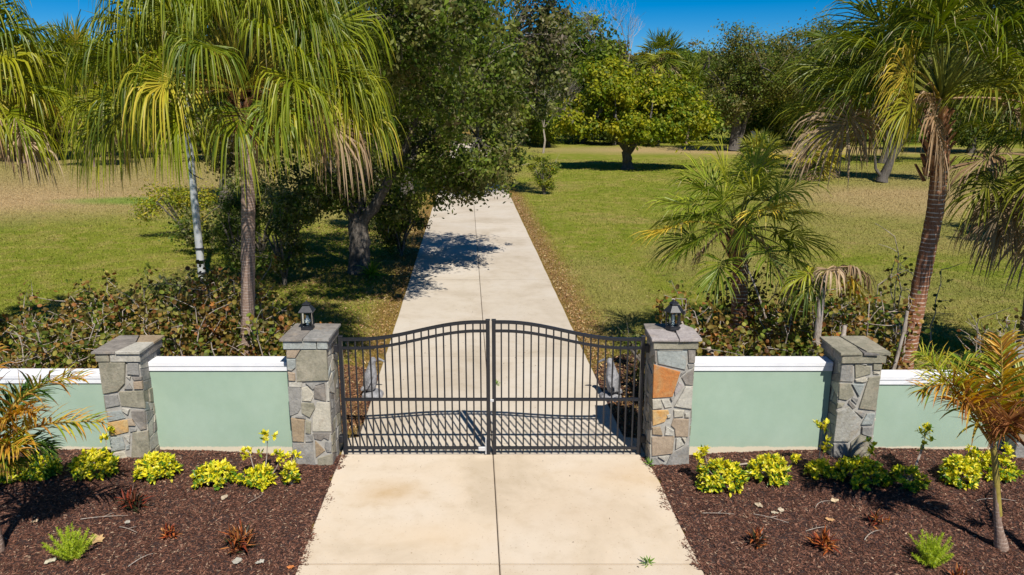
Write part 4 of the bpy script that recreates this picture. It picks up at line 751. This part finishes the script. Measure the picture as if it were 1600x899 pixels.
# ------------------------------------------------------------------ sabal palms far away
def far_palm(label, loc, h, R, seed, group='far cabbage palms', n_=42, yel=.08, rt=.2):
    return palm('far_cabbage_palm', label, loc, [(0, 0, 0), (.05, 0, h * .5), (0, 0, h)], rt, rt * .9, M['palm_grey'],
                frset(n_, (82, -68), R * .5, R * .52, seed, lambda u, r: 'd' if u > .8 else ('y' if r.random() < yel else 'g'), n_=26, droop=.35, W=.075 * R / 2, sag=.35, m=3, roll=.6), (0, 0, h + .1), group)
far_palm('far cabbage palm with its dark round crown above the lawn trees, top left', (-41.5, 75, 0), 9.0, 3.9, 60)
far_palm('shorter far palm left of the dark crowned one, thatch of dead leaves', (-44.5, 70, 0), 6.6, 3.6, 61)
far_palm('far palm right of the dark crowned one, yellowed leaves', (-36, 66, 0), 6.0, 3.3, 67, yel=.4)
far_palm('far cabbage palm rising above the yellow-green tree against the sky', (18.8, 100, 0), 11.0, 3.3, 62)
far_palm('far palm half hidden right of the one above the yellow-green tree', (23.5, 104, 0), 7.6, 3.0, 63)
far_palm('squat yellow-leaved palm on the right lawn below the tall palm crown', (21.8, 55, 0), 1.6, 2.1, 64, yel=.8, rt=.25)
far_palm('squat grey-green palm left of the yellow-leaved one on the right lawn', (18.6, 58, 0), 1.5, 1.8, 65, yel=.2, rt=.25)
far_palm('hidden cabbage palm standing between the weeping palm and the far left trees', (-30, 88, 0), 8.0, 3.2, 66)

# ------------------------------------------------------------------ tree belt
def belt_proto(i, pal, h, seed):
    return tree('belt_tree', None, (0, 0, 0), [([(0, 0, 0), (.2, 0, h * .3), (-.1, 0, h * .7)], .3, .12)] + arms(4, h * .25, h * .6, h * .22, seed, .14),
                [((0, 0, h * .66), (h * .36, h * .32, h * .34), 2), ((h * .22, 0, h * .45), (h * .24, h * .24, h * .28), 1), ((-h * .22, 0, h * .42), (h * .24, h * .24, h * .28), 1), ((0, 0, h * .2), (h * .32, h * .25, h * .18), .7)],
                380, 50, h * .032, pal, seed, clump_r=h * .085, bmat='bark_far', limbs=30, twigs=50)
protos = [belt_proto(0, FAR1, 13, 70), belt_proto(1, FAR2, 12, 71), belt_proto(2, FAR3, 12, 72), belt_proto(3, FAR1 + LIME[:3], 11, 73)]
def bare_proto(h, seed):
    r = random.Random(seed); t = thing('bare_tree', None, 'tree', (0, 0, 0)); q = Q()
    def br(p, d, L, rad, lev):
        p = np.array(p); e = p + np.array(d) * L; q.tube([p, (p + e) / 2 + np.array([r.gauss(0, .04 * L) for _ in range(3)]), e], [rad, rad * .8, rad * .55], 5 if lev < 2 else 3)
        if lev < 6:
            for k in range(r.choice((2, 3, 3))):
                dd = np.array(d) + np.array([r.gauss(0, .4), r.gauss(0, .4), r.gauss(.18, .15)]); dd /= np.linalg.norm(dd); br(e, dd, L * r.uniform(.62, .82), rad * .55, lev + 1)
    br((0, 0, 0), (0, 0, 1), h * .28, .16, 0); q.build('branches', M['twig'], t); return t
bare = bare_proto(13, 5)
BELT = [(33, 100, 3, .9, 'leafy green tree at the left flank of the right oaks'), (40, 96, 1, .95, 'olive tree between the split-trunk oak and the tall oak'), (1.5, 100, 1, .6, 'olive tree just right of the drive under the overhanging oak'), (-15, 98, 0, .85, 'dark tree behind the oak trunk, left of the drive'), (-9.5, 128, 1, 1.0, 'tall olive tree beyond the left edge of the drive'), (24, 108, 3, .95, 'green tree right behind the far cabbage palm trunk'),
(-46, 73, 2, .72, 'dense brown-green tree under the far cabbage palm crown'), (-53, 76, 0, .8, 'dark dense tree between the left edge palm and the far cabbage palm'), (-38, 78, 3, .7, 'green tree right below the far cabbage palm'), (-61, 72, 1, .75, 'olive tree hidden behind the hanging leaves of the left edge palm'), (-28, 74, 0, .68, 'dark round tree behind the left tips of the weeping palm'), (-24, 68, 2, .5, 'small brown-green tree low behind the weeping palm'),
  # x, y, proto, scale, label
 (-86, 118, 0, 1.0, 'dark green tree at the far left end of the tree line'), (-76, 112, 2, 1.0, 'brownish tree second from the far left of the tree line'), (-66, 116, 0, 1.02, 'dark tree behind the left-edge palm crown'),
 (-57, 110, 1, .95, 'olive green tree behind the left palms, under a patch of sky'), (-49, 116, 0, 1.0, 'dark tree rising left of the far cabbage palm crown'), (-38, 108, 2, .95, 'thin brown-green tree right of the far cabbage palm crown'),
 (-29, 114, 0, 1.1, 'dark tree behind the weeping palm crown, left half'), (-19, 108, 1, 1.1, 'olive tree behind the weeping palm crown, right half'), (-10, 114, 0, 1.15, 'dark tall tree seen through the oak crown'), (-1.5, 122, 3, 1.0, 'green tree closing the end of the drive'),
 (5, 108, 0, 1.02, 'dark tree just right of the drive oak, left end of the open tree line'), (9.5, 104, 3, 1.32, 'fresh green tree above the round shrub'), (14.5, 116, 2, 1.0, 'pale brown-green tree under the bare one'), (22, 118, 1, .95, 'olive tree behind the far cabbage palm, right of the yellow-green tree'),
 (29, 116, 0, .92, 'dark tree seen under the open sky, right of the far palms'), (36, 110, 2, 1.0, 'brown-tinged tree between the open sky and the right oaks'), (45, 114, 0, 1.05, 'dark tree behind the left half of the tall palm crown'), (54, 108, 1, 1.1, 'olive tree behind the right half of the tall palm crown'),
 (64, 114, 0, 1.1, 'dark tree behind the tall palm trunk top'), (74, 110, 2, 1.1, 'brown-green tree near the far right end of the tree line'), (84, 116, 0, 1.1, 'dark green tree at the far right end of the tree line'),
 (-50, 80, 0, .62, 'small dark tree in front of the left tree line'), (-62, 82, 3, .6, 'small green tree beside the left edge palm'), (-32, 84, 0, .55, 'small dark tree below the far left palms'), (4.5, 96, 3, .62, 'low green tree left behind the yellow-green tree'), (50, 84, 0, .9, 'mid-size dark tree on the right lawn behind the leaning tree'),
 (60, 76, 1, .8, 'mid-size olive tree at the right end of the lawn'), (-74, 88, 2, .7, 'mid-size brown-green tree at the left end of the lawn'), (13.2, 100, 0, .55, 'low dark tree right behind the yellow-green tree'), (17.5, 98, 1, .5, 'low olive tree behind the right half of the yellow-green tree'), (-20, 84, 3, .7, 'mid-size green tree behind the trunk of the weeping palm')]
used = set(); r = random.Random(3)
for x, y, p, s, lab in BELT:
    o = protos[p] if p not in used else copy_tree(protos[p]); used.add(p)
    o.location = (x, y, 0); o.rotation_euler = (0, 0, r.uniform(0, 6.28)); s *= r.uniform(1.05, 1.25); o.scale = (s * r.uniform(1.0, 1.2), s, s); tag(o, lab, 'tree', 'trees along the far edge of the lawn')
bare.location = (15.2, 103, 0); bare.scale = (1.6, 1.6, 1.58); tag(bare, 'bare leafless tree against the sky above the yellow-green tree', 'tree', 'bare winter trees')
o = copy_tree(bare); o.location = (3.4, 84, 0); o.scale = (.8, .8, .72); o.rotation_euler = (0, 0, 2); tag(o, 'pale leafless tree right of the drive oak, low behind the round shrub', 'tree', 'bare winter trees')
o = copy_tree(bare); o.location = (-13, 52, 0); o.scale = (1, 1, .95); o.rotation_euler = (0, 0, 4); tag(o, 'leafless grey tree showing through the top of the left oaks', 'tree', 'bare winter trees')
# closing wood behind the belt
r = np.random.default_rng(99); q = Q(); k = 70000; x = r.uniform(-150, 150, k); y = 150 + r.uniform(0, 12, k); top = 12 + 3.0 * vnoise(x + 200, y * 0 + 3, .12) + 2 * vnoise(x + 200, y * 0 + 5, .5)
z = top * r.random(k) ** .6; leaves(q, np.stack([x, y, z], -1), r, .9, FAR1, np.array(FAR1[1])[None]); tag(q.build('woodland', M['leaf']), None, None, None, 'stuff')
q = Q(); x = r.uniform(-90, 90, 36000); x = x[(np.abs(x + 3) > 3.5)]; y = 100 + r.uniform(-2, 2, len(x)) + 6 * vnoise(x + 100, x * 0, .1); z = (2.6 + 2.6 * vnoise(x + 100, x * 0 + 9, .35)) * r.random(len(x)) ** .7
leaves(q, np.stack([x, y, z], -1), r, .3, FAR1 + OAKL, np.array(OAKL[0])[None]); tag(q.build('undergrowth', M['leaf']), None, None, None, 'stuff')
# small pale post far away between the trees
t = thing('white_marker', 'small pale post on the far lawn between the dark trunks', 'post', (30.5, 98, 0))
link('post', box_me('post', -.25, .25, -.2, .2, 0, 1.7, .05), M['white'], t); link('post_cap', box_me('post_cap', -.3, .3, -.25, .25, 1.702, 1.82, .03), M['white'], t)

# ================================================================== SEA GRAPE HEDGE
SG = [(.12, .17, .02), (.17, .22, .03), (.06, .09, .015), (.24, .26, .04), (.34, .27, .08), (.3, .13, .045), (.42, .17, .04), (.16, .07, .03), (.1, .15, .02), (.14, .2, .025), (.42, .36, .08), (.05, .07, .015)]
def round_leaves(q, c, r, R, cols, n6=8):
    k = len(c); nv = nrm(r.normal(0, 1, (k, 3)) + [0, -.35, .7]); d = nrm(np.cross(nv, r.normal(0, 1, (k, 3)))); s_ = np.cross(nv, d); a = np.linspace(0, 2 * PI, 8, endpoint=False)
    RR = (R * r.uniform(.6, 1.15, k))[:, None, None]; ring = c[:, None] + RR * (np.cos(a)[None, :, None] * d[:, None] + np.sin(a)[None, :, None] * .9 * s_[:, None]) + nv[:, None] * RR * .22
    V = np.concatenate([c[:, None], ring], 1).reshape(-1, 3); b0 = np.arange(k)[:, None] * 9
    F = np.stack([np.stack([b0[:, 0], b0[:, 0] + 1 + j, b0[:, 0] + 1 + (j + 1) % 8, b0[:, 0] + 1 + (j + 2) % 8], -1) for j in (0, 2, 4, 6)], 1).reshape(-1, 4)
    q.add(V, F, np.repeat(cols, 4, axis=0))
def sea_grape(loc, wx, wy, h, nl, nb, seed, label, bright=1, dark=0, tall=()):
    h = h * 1.35; r = np.random.default_rng(seed); t = thing('sea_grape_bush', label, 'bush', loc, 0, 'sea grape bushes behind the wall'); q = Q(); tips = []
    for i in range(nb):
        a = r.uniform(0, 2 * PI); p = np.array([r.uniform(-wx, wx) * .55, r.uniform(-wy, wy) * .5, -.02]); e = p + np.array([math.cos(a) * wx * .55, math.sin(a) * wy * .5, h * r.uniform(.6, 1.08)]); m_ = (p + e) / 2 + r.normal(0, .13, 3)
        P = bez(p, m_, e, 7); P[1:] += r.normal(0, .03, (6, 3)); q.tube(P, np.linspace(.02, .008, 7), 5); tips.append(P)
        for s_ in (3, 4, 5, 6):
            e2 = P[s_] + np.array([r.normal(0, .28), r.normal(0, .28), r.uniform(-.08, .34)]); PP = bez(P[s_], (P[s_] + e2) / 2 + r.normal(0, .05, 3), e2, 4); q.tube(PP, np.linspace(.009, .004, 4), 4); tips.append(PP)
    for (dx, dy, hh, lean) in tall:
        P = bez((dx, dy, 0), (dx + lean * .3, dy, hh * .6), (dx + lean, dy, hh), 7); q.tube(P, np.linspace(.035, .02, 7), 6)
    q.build('branches', M['twig'], t)
    T = np.concatenate([p[len(p) // 3:] for p in tips]); c = T[r.integers(len(T), size=nl)] + r.normal(0, .085, (nl, 3)); c[:, 2] = np.maximum(c[:, 2], .06)
    k2 = nl // 2; c2 = np.stack([r.uniform(-wx, wx, k2), r.uniform(-wy, wy, k2) * .8, r.uniform(.05, h * .8, k2)], -1); c = np.concatenate([c, c2])
    pal = np.array(SG); cl = pal[(vnoise(c[:, 0] * 1 + 20 + seed, c[:, 2] + c[:, 1] + 10, 3.5) * 10.99).astype(int)]; cols = (.5 * cl + .5 * pal[r.integers(len(pal), size=len(c))]) * r.uniform(.55, 1.3, (len(c), 1)) * bright
    q = Q(); round_leaves(q, c, r, .047, cols); o = q.build('foliage', M['leaf'], t); o['kind'] = 'stuff'; return t
SGL = [((-8.6, 12.9, 0), 1.0, .9, .85, 260, 16, 1, 'nearly bare sea grape with pale crossing branches, at the left edge behind the wall'), ((-7.3, 13.1, 0), 1.0, 1.0, 1.35, 520, 16, 2, 'sea grape bush with russet leaves just left of the left end pillar'),
       ((-6.1, 12.7, 0), .9, .9, 1.45, 560, 15, 3, 'rusty sea grape bush right behind the left end pillar'), ((-5.3, 13.4, 0), .9, 1.0, 1.5, 640, 15, 4, 'yellow-green sea grape bush just left of the weeping palm trunk'),
       ((-4.0, 12.9, 0), .7, .9, 1.35, 520, 12, 5, 'yellow-leaved sea grape bush between the weeping palm trunk and left gate pillar'), ((-9.9, 14.9, 0), 1.3, .9, 1.0, 420, 16, 6, 'low sea grape bush on the lawn side at the left edge'),
       ((-7.9, 15.3, 0), 1.3, .9, 1.25, 560, 16, 7, 'sea grape bush behind the russet one, orange tops against the lawn'), ((-6.2, 15.6, 0), 1.1, .9, 1.3, 560, 14, 8, 'sea grape bush in front of the silver pole'),
       ((3.05, 12.6, 0), .65, .8, 1.5, 420, 11, 9, 'sea grape bush behind the right gate lantern, some red-brown leaves'), ((4.1, 12.9, 0), .9, .9, 1.0, 680, 15, 10, 'dense sea grape bush at the foot of the medium palm'),
       ((5.3, 12.9, 0), .9, .9, 1.4, 640, 15, 11, 'sea grape bush around the small wilting palm'), ((6.3, 13.0, 0), .75, .8, 1.55, 420, 13, 12, 'twiggy sea grape bush left of the tall palm trunk'), ((5.3, 15.4, 0), 1.0, .8, 1.25, 480, 13, 13, 'dark sea grape bush behind the medium palm, against the lawn')]
for loc, wx, wy, h, nl, nb, sd, lab in SGL: sea_grape(loc, wx, wy, h, int(nl * 2.7), nb + 6, sd, lab)
# thick cut branches lying in the right hedge
for (p, e, rad, lab) in (((3.55, 12.2, 1.0), (2.85, 13.1, 2.0), .055, 'thick pale cut branch leaning left beside the right gate lantern'), ((5.35, 12.0, .9), (5.6, 12.3, 1.75), .05, 'upright pale cut stump in the right hedge'), ((4.75, 13.6, 1.4), (4.45, 14.2, 2.4), .02, 'thin bare stick poking up right of the medium palm trunk'), ((6.5, 12.3, .9), (6.62, 12.3, 2.0), .035, 'straight pale stick standing left of the tall palm trunk'), ((3.1, 12.3, 1.2), (2.75, 12.6, 2.05), .025, 'slim forked pale branch nearest the right lantern')):
    q = Q(); q.tube(bez(p, (np.array(p) + np.array(e)) / 2 + [0.04, 0, .03], e, 6), np.linspace(rad, rad * .75, 6), 8); p0 = np.array(p); q.tube([p0 * [1, 1, 0], p0], [rad * 1.1, rad], 8)
    tag(q.build('cut_branch', M['twig'], None, True), lab, 'branch', 'cut branches in the right hedge')
# weeds and twigs right of the tall palm
for i, (x, y, lab) in enumerate(((8.6, 13.2, 'sparse leafless weed behind the far right wall, nearest the tall palm'), (9.6, 14.2, 'dark sparse weed in shade right of the tall palm'), (10.7, 13.0, 'thin twiggy weed at the right edge behind the wall'), (9.0, 16.5, 'slim dark sapling standing on the shaded lawn right of the tall palm'))):
    sea_grape((x, y, 0), .6, .5, 1.2 if i < 3 else 1.9, 60, 7, 30 + i, lab, .5)
rosette('ground_palm', 'low yellow-green strappy plant behind the far right wall', (8.1, 12.0, 0), 30, 1.5, .05, YELLOW + GREEN, YELLOW, 77, els=(88, 40), droop=.8)
tree('pocket_bush', 'dark green bush inside the gate behind the right pillar', (2.75, 14.6, 0), arms(6, 0, .6, .4, 17, .03), [((0, 0, .5), (.6, .7, .5), 1)], 60, 40, .08, OAK + OAKL, 56, 'shrub', clump_r=.25, limb=.015, twigs=20)

# ================================================================== BED PLANTS
GOLD = [(.76, .66, .02), (.68, .62, .03), (.5, .52, .02), (.8, .7, .08)]; GG = [(.09, .2, .015), (.16, .27, .02), (.05, .12, .015)]
def golden(x, y, R, H, ncl, seed, label, stalks=(), gf=.3, flat=1.0):
    r = np.random.default_rng(seed); z0 = float(mz(x, y)); t = thing('golden_shrub', label, 'shrub', (x, y, z0), 0, 'golden variegated shrubs in the mulch beds'); q = Q(); qs = Q()
    d = nrm(r.normal(0, 1, (ncl, 3))); d[:, 2] = np.abs(d[:, 2]) * .9 + .02; cp = d * np.array([R, R * .9, H]) * r.uniform(.72, 1.05, (ncl, 1)); cp[:, 2] += .03
    extra = []
    for (dx, dy, h) in stalks:
        qs.tube(bez((0, 0, 0), (dx * .8, dy, h * .35), (dx, dy, h), 7), np.linspace(.011, .006, 7), 5); b_ = r.normal(0, .045, (5, 3)) + [dx, dy, h]; extra.append(b_)
    for c in cp[::3]: qs.tube([(0, 0, 0), c * [.5, .5, .6], c], [.009, .007, .004], 4)
    qs.build('stem', M['twig'], t)
    if extra: cp = np.concatenate([cp] + extra)
    n_ = len(cp); per = 11; ci = np.repeat(np.arange(n_), per); out = nrm(cp + [0, 0, .12])[ci]; dd = nrm(r.normal(0, 1, (n_ * per, 3)) * .75 + out * .75); e = nrm(np.cross(dd, out + r.normal(0, .2, out.shape)))
    hi = np.clip(cp[:, 2] / (H + .01), 0, 1)[ci]; isg = r.random(n_ * per) < (gf + .45 * (1 - hi)); col = np.where(isg[:, None], jit(GG, n_ * per, r), jit(GOLD, n_ * per, r))
    ribbons(q, cp[ci] + r.normal(0, .012, (n_ * per, 3)), dd, e, .072 * r.uniform(.7, 1.2, n_ * per), .042, .5, col, jit(GOLD, n_ * per, r), m=2, prof=((0, .35), (.5, 1), (1, .1)), fold=.15, tipf=.9)
    o = q.build('foliage', M['bloom'], t); o['kind'] = 'stuff'; return t
GS = [(-7.25, 9.95, .2, .25, 40, 'golden shrub at the left edge, half behind the young palm trunk', ()), (-6.86, 10.15, .25, .27, 60, 'greener golden shrub right of the left-edge young palm', ()), (-6.1, 10.2, .31, .32, 85, 'golden shrub just below the left end pillar', ((.05, .3, .42),)),
      (-5.15, 10.1, .29, .3, 85, 'compact rounded golden shrub right of the left end pillar', ()), (-4.27, 9.98, .28, .26, 75, 'low golden shrub in the middle of the left wall panel', ()), (-3.62, 9.98, .2, .24, 50, 'leggy golden shrub with tall stalks left of the gate pillar', ((.12, .1, .7), (-.15, .1, .45), (.3, .05, .42), (-.2, -.05, .16))),
      (-3.18, 10.0, .1, .36, 26, 'small upright golden shrub against the left gate pillar', ((.03, 0, .42),)),
      (2.98, 9.95, .34, .34, 95, 'widest golden shrub, right beside the right gate pillar', ((-.22, .1, .5), (-.3, .1, .36))), (3.72, 10.1, .28, .33, 80, 'dense golden shrub in the middle of the right wall panel', ((.35, 0, .3),)), (4.42, 10.05, .16, .24, 34, 'thin golden shrub with one tall stalk left of the cracked-cap pillar', ((.04, .1, .78), (.1, .1, .45))),
      (4.98, 9.95, .34, .3, 90, 'broad golden shrub at the foot of the cracked-cap pillar', ((.2, .15, .45),)), (5.6, 9.85, .25, .22, 36, 'sparse dark-leaved golden shrub with a tall topknot stalk', ((.3, .2, .72), (.3, .2, .58))), (6.38, 9.95, .26, .36, 70, 'upright golden shrub left of the young palm trunk', ()),
      (7.05, 10.15, .28, .28, 40, 'loose golden shrub behind the young palm trunk at the right edge', ((-.3, .1, .35), (.1, 0, .4))), (6.75, 10.3, .12, .2, 16, 'tiny golden shrub tucked near the far right wall base', ())]
for i, (x, y, R, H, n_, lab, st) in enumerate(GS): golden(x, y, R, H, int(n_ * 1.35), 500 + i, lab, st, gf=.1 if i not in (1, 10, 11) else .32)
RED = [(.28, .05, .02), (.45, .12, .03), (.1, .03, .02), (.04, .03, .02), (.5, .2, .06)]; DK = [(.05, .03, .02), (.12, .04, .02), (.03, .04, .015)]
for i, (x, y, n_, L, pal, lab) in enumerate(((-5.1, 9.25, 46, .24, DK + RED[:1], 'dark maroon croton below the compact golden shrub on the left'), (-3.36, 8.4, 60, .26, RED + DK, 'largest red and black croton in the left bed, near the drive'), (-4.33, 8.62, 22, .15, RED, 'tiny red croton in the middle of the left bed'), (3.84, 8.36, 40, .2, RED + [(.55, .2, .05)], 'orange-red croton in the right bed'),
                                               (3.05, 8.45, 26, .18, DK + RED, 'withered dark croton nearest the drive in the right bed'), (4.72, 8.86, 16, .16, DK + RED, 'small dark croton in palm shade in the right bed'), (5.1, 7.66, 18, .16, RED, 'red croton cut by the bottom of the view'))):
    rosette('croton', lab, (x, y, float(mz(x, y))), int(n_ * 3), L * .75, .03, pal, pal, 600 + i, els=(88, -5), droop=.3, group='crotons in the mulch beds', m=3, sp=L * .22)
# foxtail ferns: each plume a spike covered with needles
def foxtail(x, y, n_, L, seed, label):
    r = np.random.default_rng(seed); t = thing('foxtail_fern', label, 'plant', (x, y, float(mz(x, y))), 0, 'foxtail ferns in the mulch beds')
    for i in range(n_):
        az = i * 2.4; el = math.radians(88 - 58 * (i / n_) ** .8 + r.normal(0, 4)); l = L * r.uniform(.75, 1.1); d = np.array([math.cos(el) * math.cos(az), math.cos(el) * math.sin(az), math.sin(el)])
        P = bez(d * .03, d * l * .5 + r.normal(0, .01, 3), d * l + np.array([0, 0, .04]), 8); q = Q(); q.tube(P, np.linspace(.006, .003, 8), 4, (.25, .36, .03)); k = 190; s = r.random(k); idx = s * 7
        c = np.stack([np.interp(idx, np.arange(8), P[:, j]) for j in range(3)], -1); dd = nrm(r.normal(0, 1, (k, 3)) + d * .9); e = nrm(np.cross(dd, r.normal(0, 1, (k, 3)))); ln = .05 * (1 - .9 * np.clip(s - .5, 0, 1))
        ribbons(q, c, dd, e, ln, .02, .1, jit([(.42, .52, .03), (.34, .46, .02), (.54, .6, .05)], k, r), jit([(.45, .56, .06)], k, r), m=1); q.build('plume', M['bloom'], t)
foxtail(-5.3, 8.15, 30, .36, 1, 'bright green foxtail fern in the lower left bed'); foxtail(4.98, 8.02, 30, .34, 2, 'bright green foxtail fern in the lower right bed')
# weeds in the slab joints
for i, (x, y, lab) in enumerate(((1.62, 8.07, 'small green weed growing from the joint of the front slabs'), (2.1, 10.62, 'small green weed at the foot of the right gate pillar'), (-.3, 14.0, 'tiny weed on the drive just behind the gate'))): rosette('weed', lab, (x, y, .03), 22, .09, .02, [(.12, .26, .03), (.2, .32, .04)], [(.2, .32, .04)], 700 + i, els=(70, 5), droop=.5, m=2)
# fallen leaves and twigs on the beds
FL = [(-5.2, 8.52, .11, (.62, .4, .18), 'large tan lobed leaf beside the left foxtail fern'), (-5.5, 8.05, .07, (.5, .45, .33), 'pale leaf lower left of the left foxtail fern'), (-4.45, 8.75, .06, (.6, .28, .1), 'orange leaf by the tiny red croton'), (-3.98, 9.55, .07, (.5, .4, .28), 'pale tan leaf below the low golden shrub'), (-3.3, 8.1, .08, (.5, .46, .38), 'white curled leaf at the foot of the largest croton'),
      (-3.02, 8.08, .06, (.5, .46, .38), 'second white leaf right of the largest croton foot'), (-5.0, 8.9, .05, (.42, .38, .32), 'small pale leaf between the maroon croton and the fern'), (3.35, 9.35, .07, (.48, .38, .26), 'pale leaf below the widest golden shrub'), (3.6, 9.2, .06, (.6, .5, .36), 'tan leaf in the middle of the right bed'), (3.5, 9.15, .05, (.5, .42, .3), 'cream leaf beside the tan one in the right bed'),
      (4.4, 9.4, .07, (.62, .48, .3), 'tan leaf below the thin stalked golden shrub'), (4.15, 8.95, .06, (.6, .34, .15), 'orange-brown leaf above the orange-red croton'), (-2.62, 7.98, .05, (.6, .2, .05), 'orange leaf at the lower left edge of the drive'), (4.0, 7.75, .05, (.6, .3, .12), 'brown leaf near the bottom of the right bed'), (-6.2, 8.9, .05, (.55, .4, .25), 'brown leaf in the shadow of the left young palm')]
for i, (x, y, s, c, lab) in enumerate(FL):
    r = random.Random(i); bm = bmesh.new(); n_ = 14; rot = r.uniform(0, 6.28)
    ctr = bm.verts.new((0, 0, s * .1)); ring = []
    for j in range(n_): a = 2 * PI * j / n_; rr = s * (.75 + .35 * (j % 2) * (1 if s > .08 else .35)) * (1.2 - .4 * abs(math.sin(a))); ring.append(bm.verts.new((math.cos(a + rot) * rr, math.sin(a + rot) * rr, r.uniform(.0, s * .35))))
    for j in range(n_): bm.faces.new((ctr, ring[j], ring[(j + 1) % n_]))
    me = bpy.data.meshes.new('fallen_leaf'); bm.to_mesh(me); bm.free(); mm = simple('dry_leaf_%d' % i, c, tuple(v * .75 for v in c), 30, .8, 0); o = link('fallen_leaf', me, mm)
    o.location = (x, y, (float(mz(x, y)) if not abs(x) < 2.4 else .03) + .02); tag(o, lab, 'leaf', 'fallen leaves on the mulch')
TW = [(-5.35, 9.0, .6, .1, 'long thin tan twig below the maroon croton'), (-4.9, 8.72, .35, -.5, 'short bent twig crossing the long tan one'), (-3.55, 9.55, .25, 1.0, 'forked twig below the leggy golden shrub'), (-4.45, 8.1, .3, .9, 'pale twig near the bottom of the left bed'), (2.75, 9.15, .42, -.15, 'white curved twig in the right bed near the drive'), (4.2, 9.3, .3, .5, 'brown twig below the thin stalked shrub'), (3.9, 8.75, .3, .2, 'short twig above the orange-red croton'),
      (4.55, 8.6, .35, .6, 'tan twig left of the right foxtail fern'), (3.4, 9.0, .45, -.6, 'thin brown twig in the middle of the right bed'), (6.6, 9.4, .5, -.1, 'long pale twig behind the right young palm'), (3.55, 10.45, .55, .12, 'grey broken stick lying at the foot of the right wall panel')]
for i, (x, y, L, a, lab) in enumerate(TW):
    r = random.Random(50 + i); q = Q(); ca, sa = math.cos(a), math.sin(a); p0 = np.array([-ca * L / 2, -sa * L / 2, 0]); p2 = -p0 + np.array([0, 0, .02]); rad = .006 if i < 10 else .02
    q.tube(bez(p0, (r.uniform(-.06, .06), r.uniform(-.06, .06), .05), p2, 8), np.linspace(rad, rad * .5, 8), 5); q.tube([(0, 0, .025), (ca * L * .15 - sa * .08, sa * L * .15 + ca * .08, .03)], [rad * .7, rad * .3], 4)
    o = q.build('twig', M['twig']); o.location = (x, y, float(mz(x, y)) + .02); tag(o, lab, 'twig', 'twigs lying on the mulch')
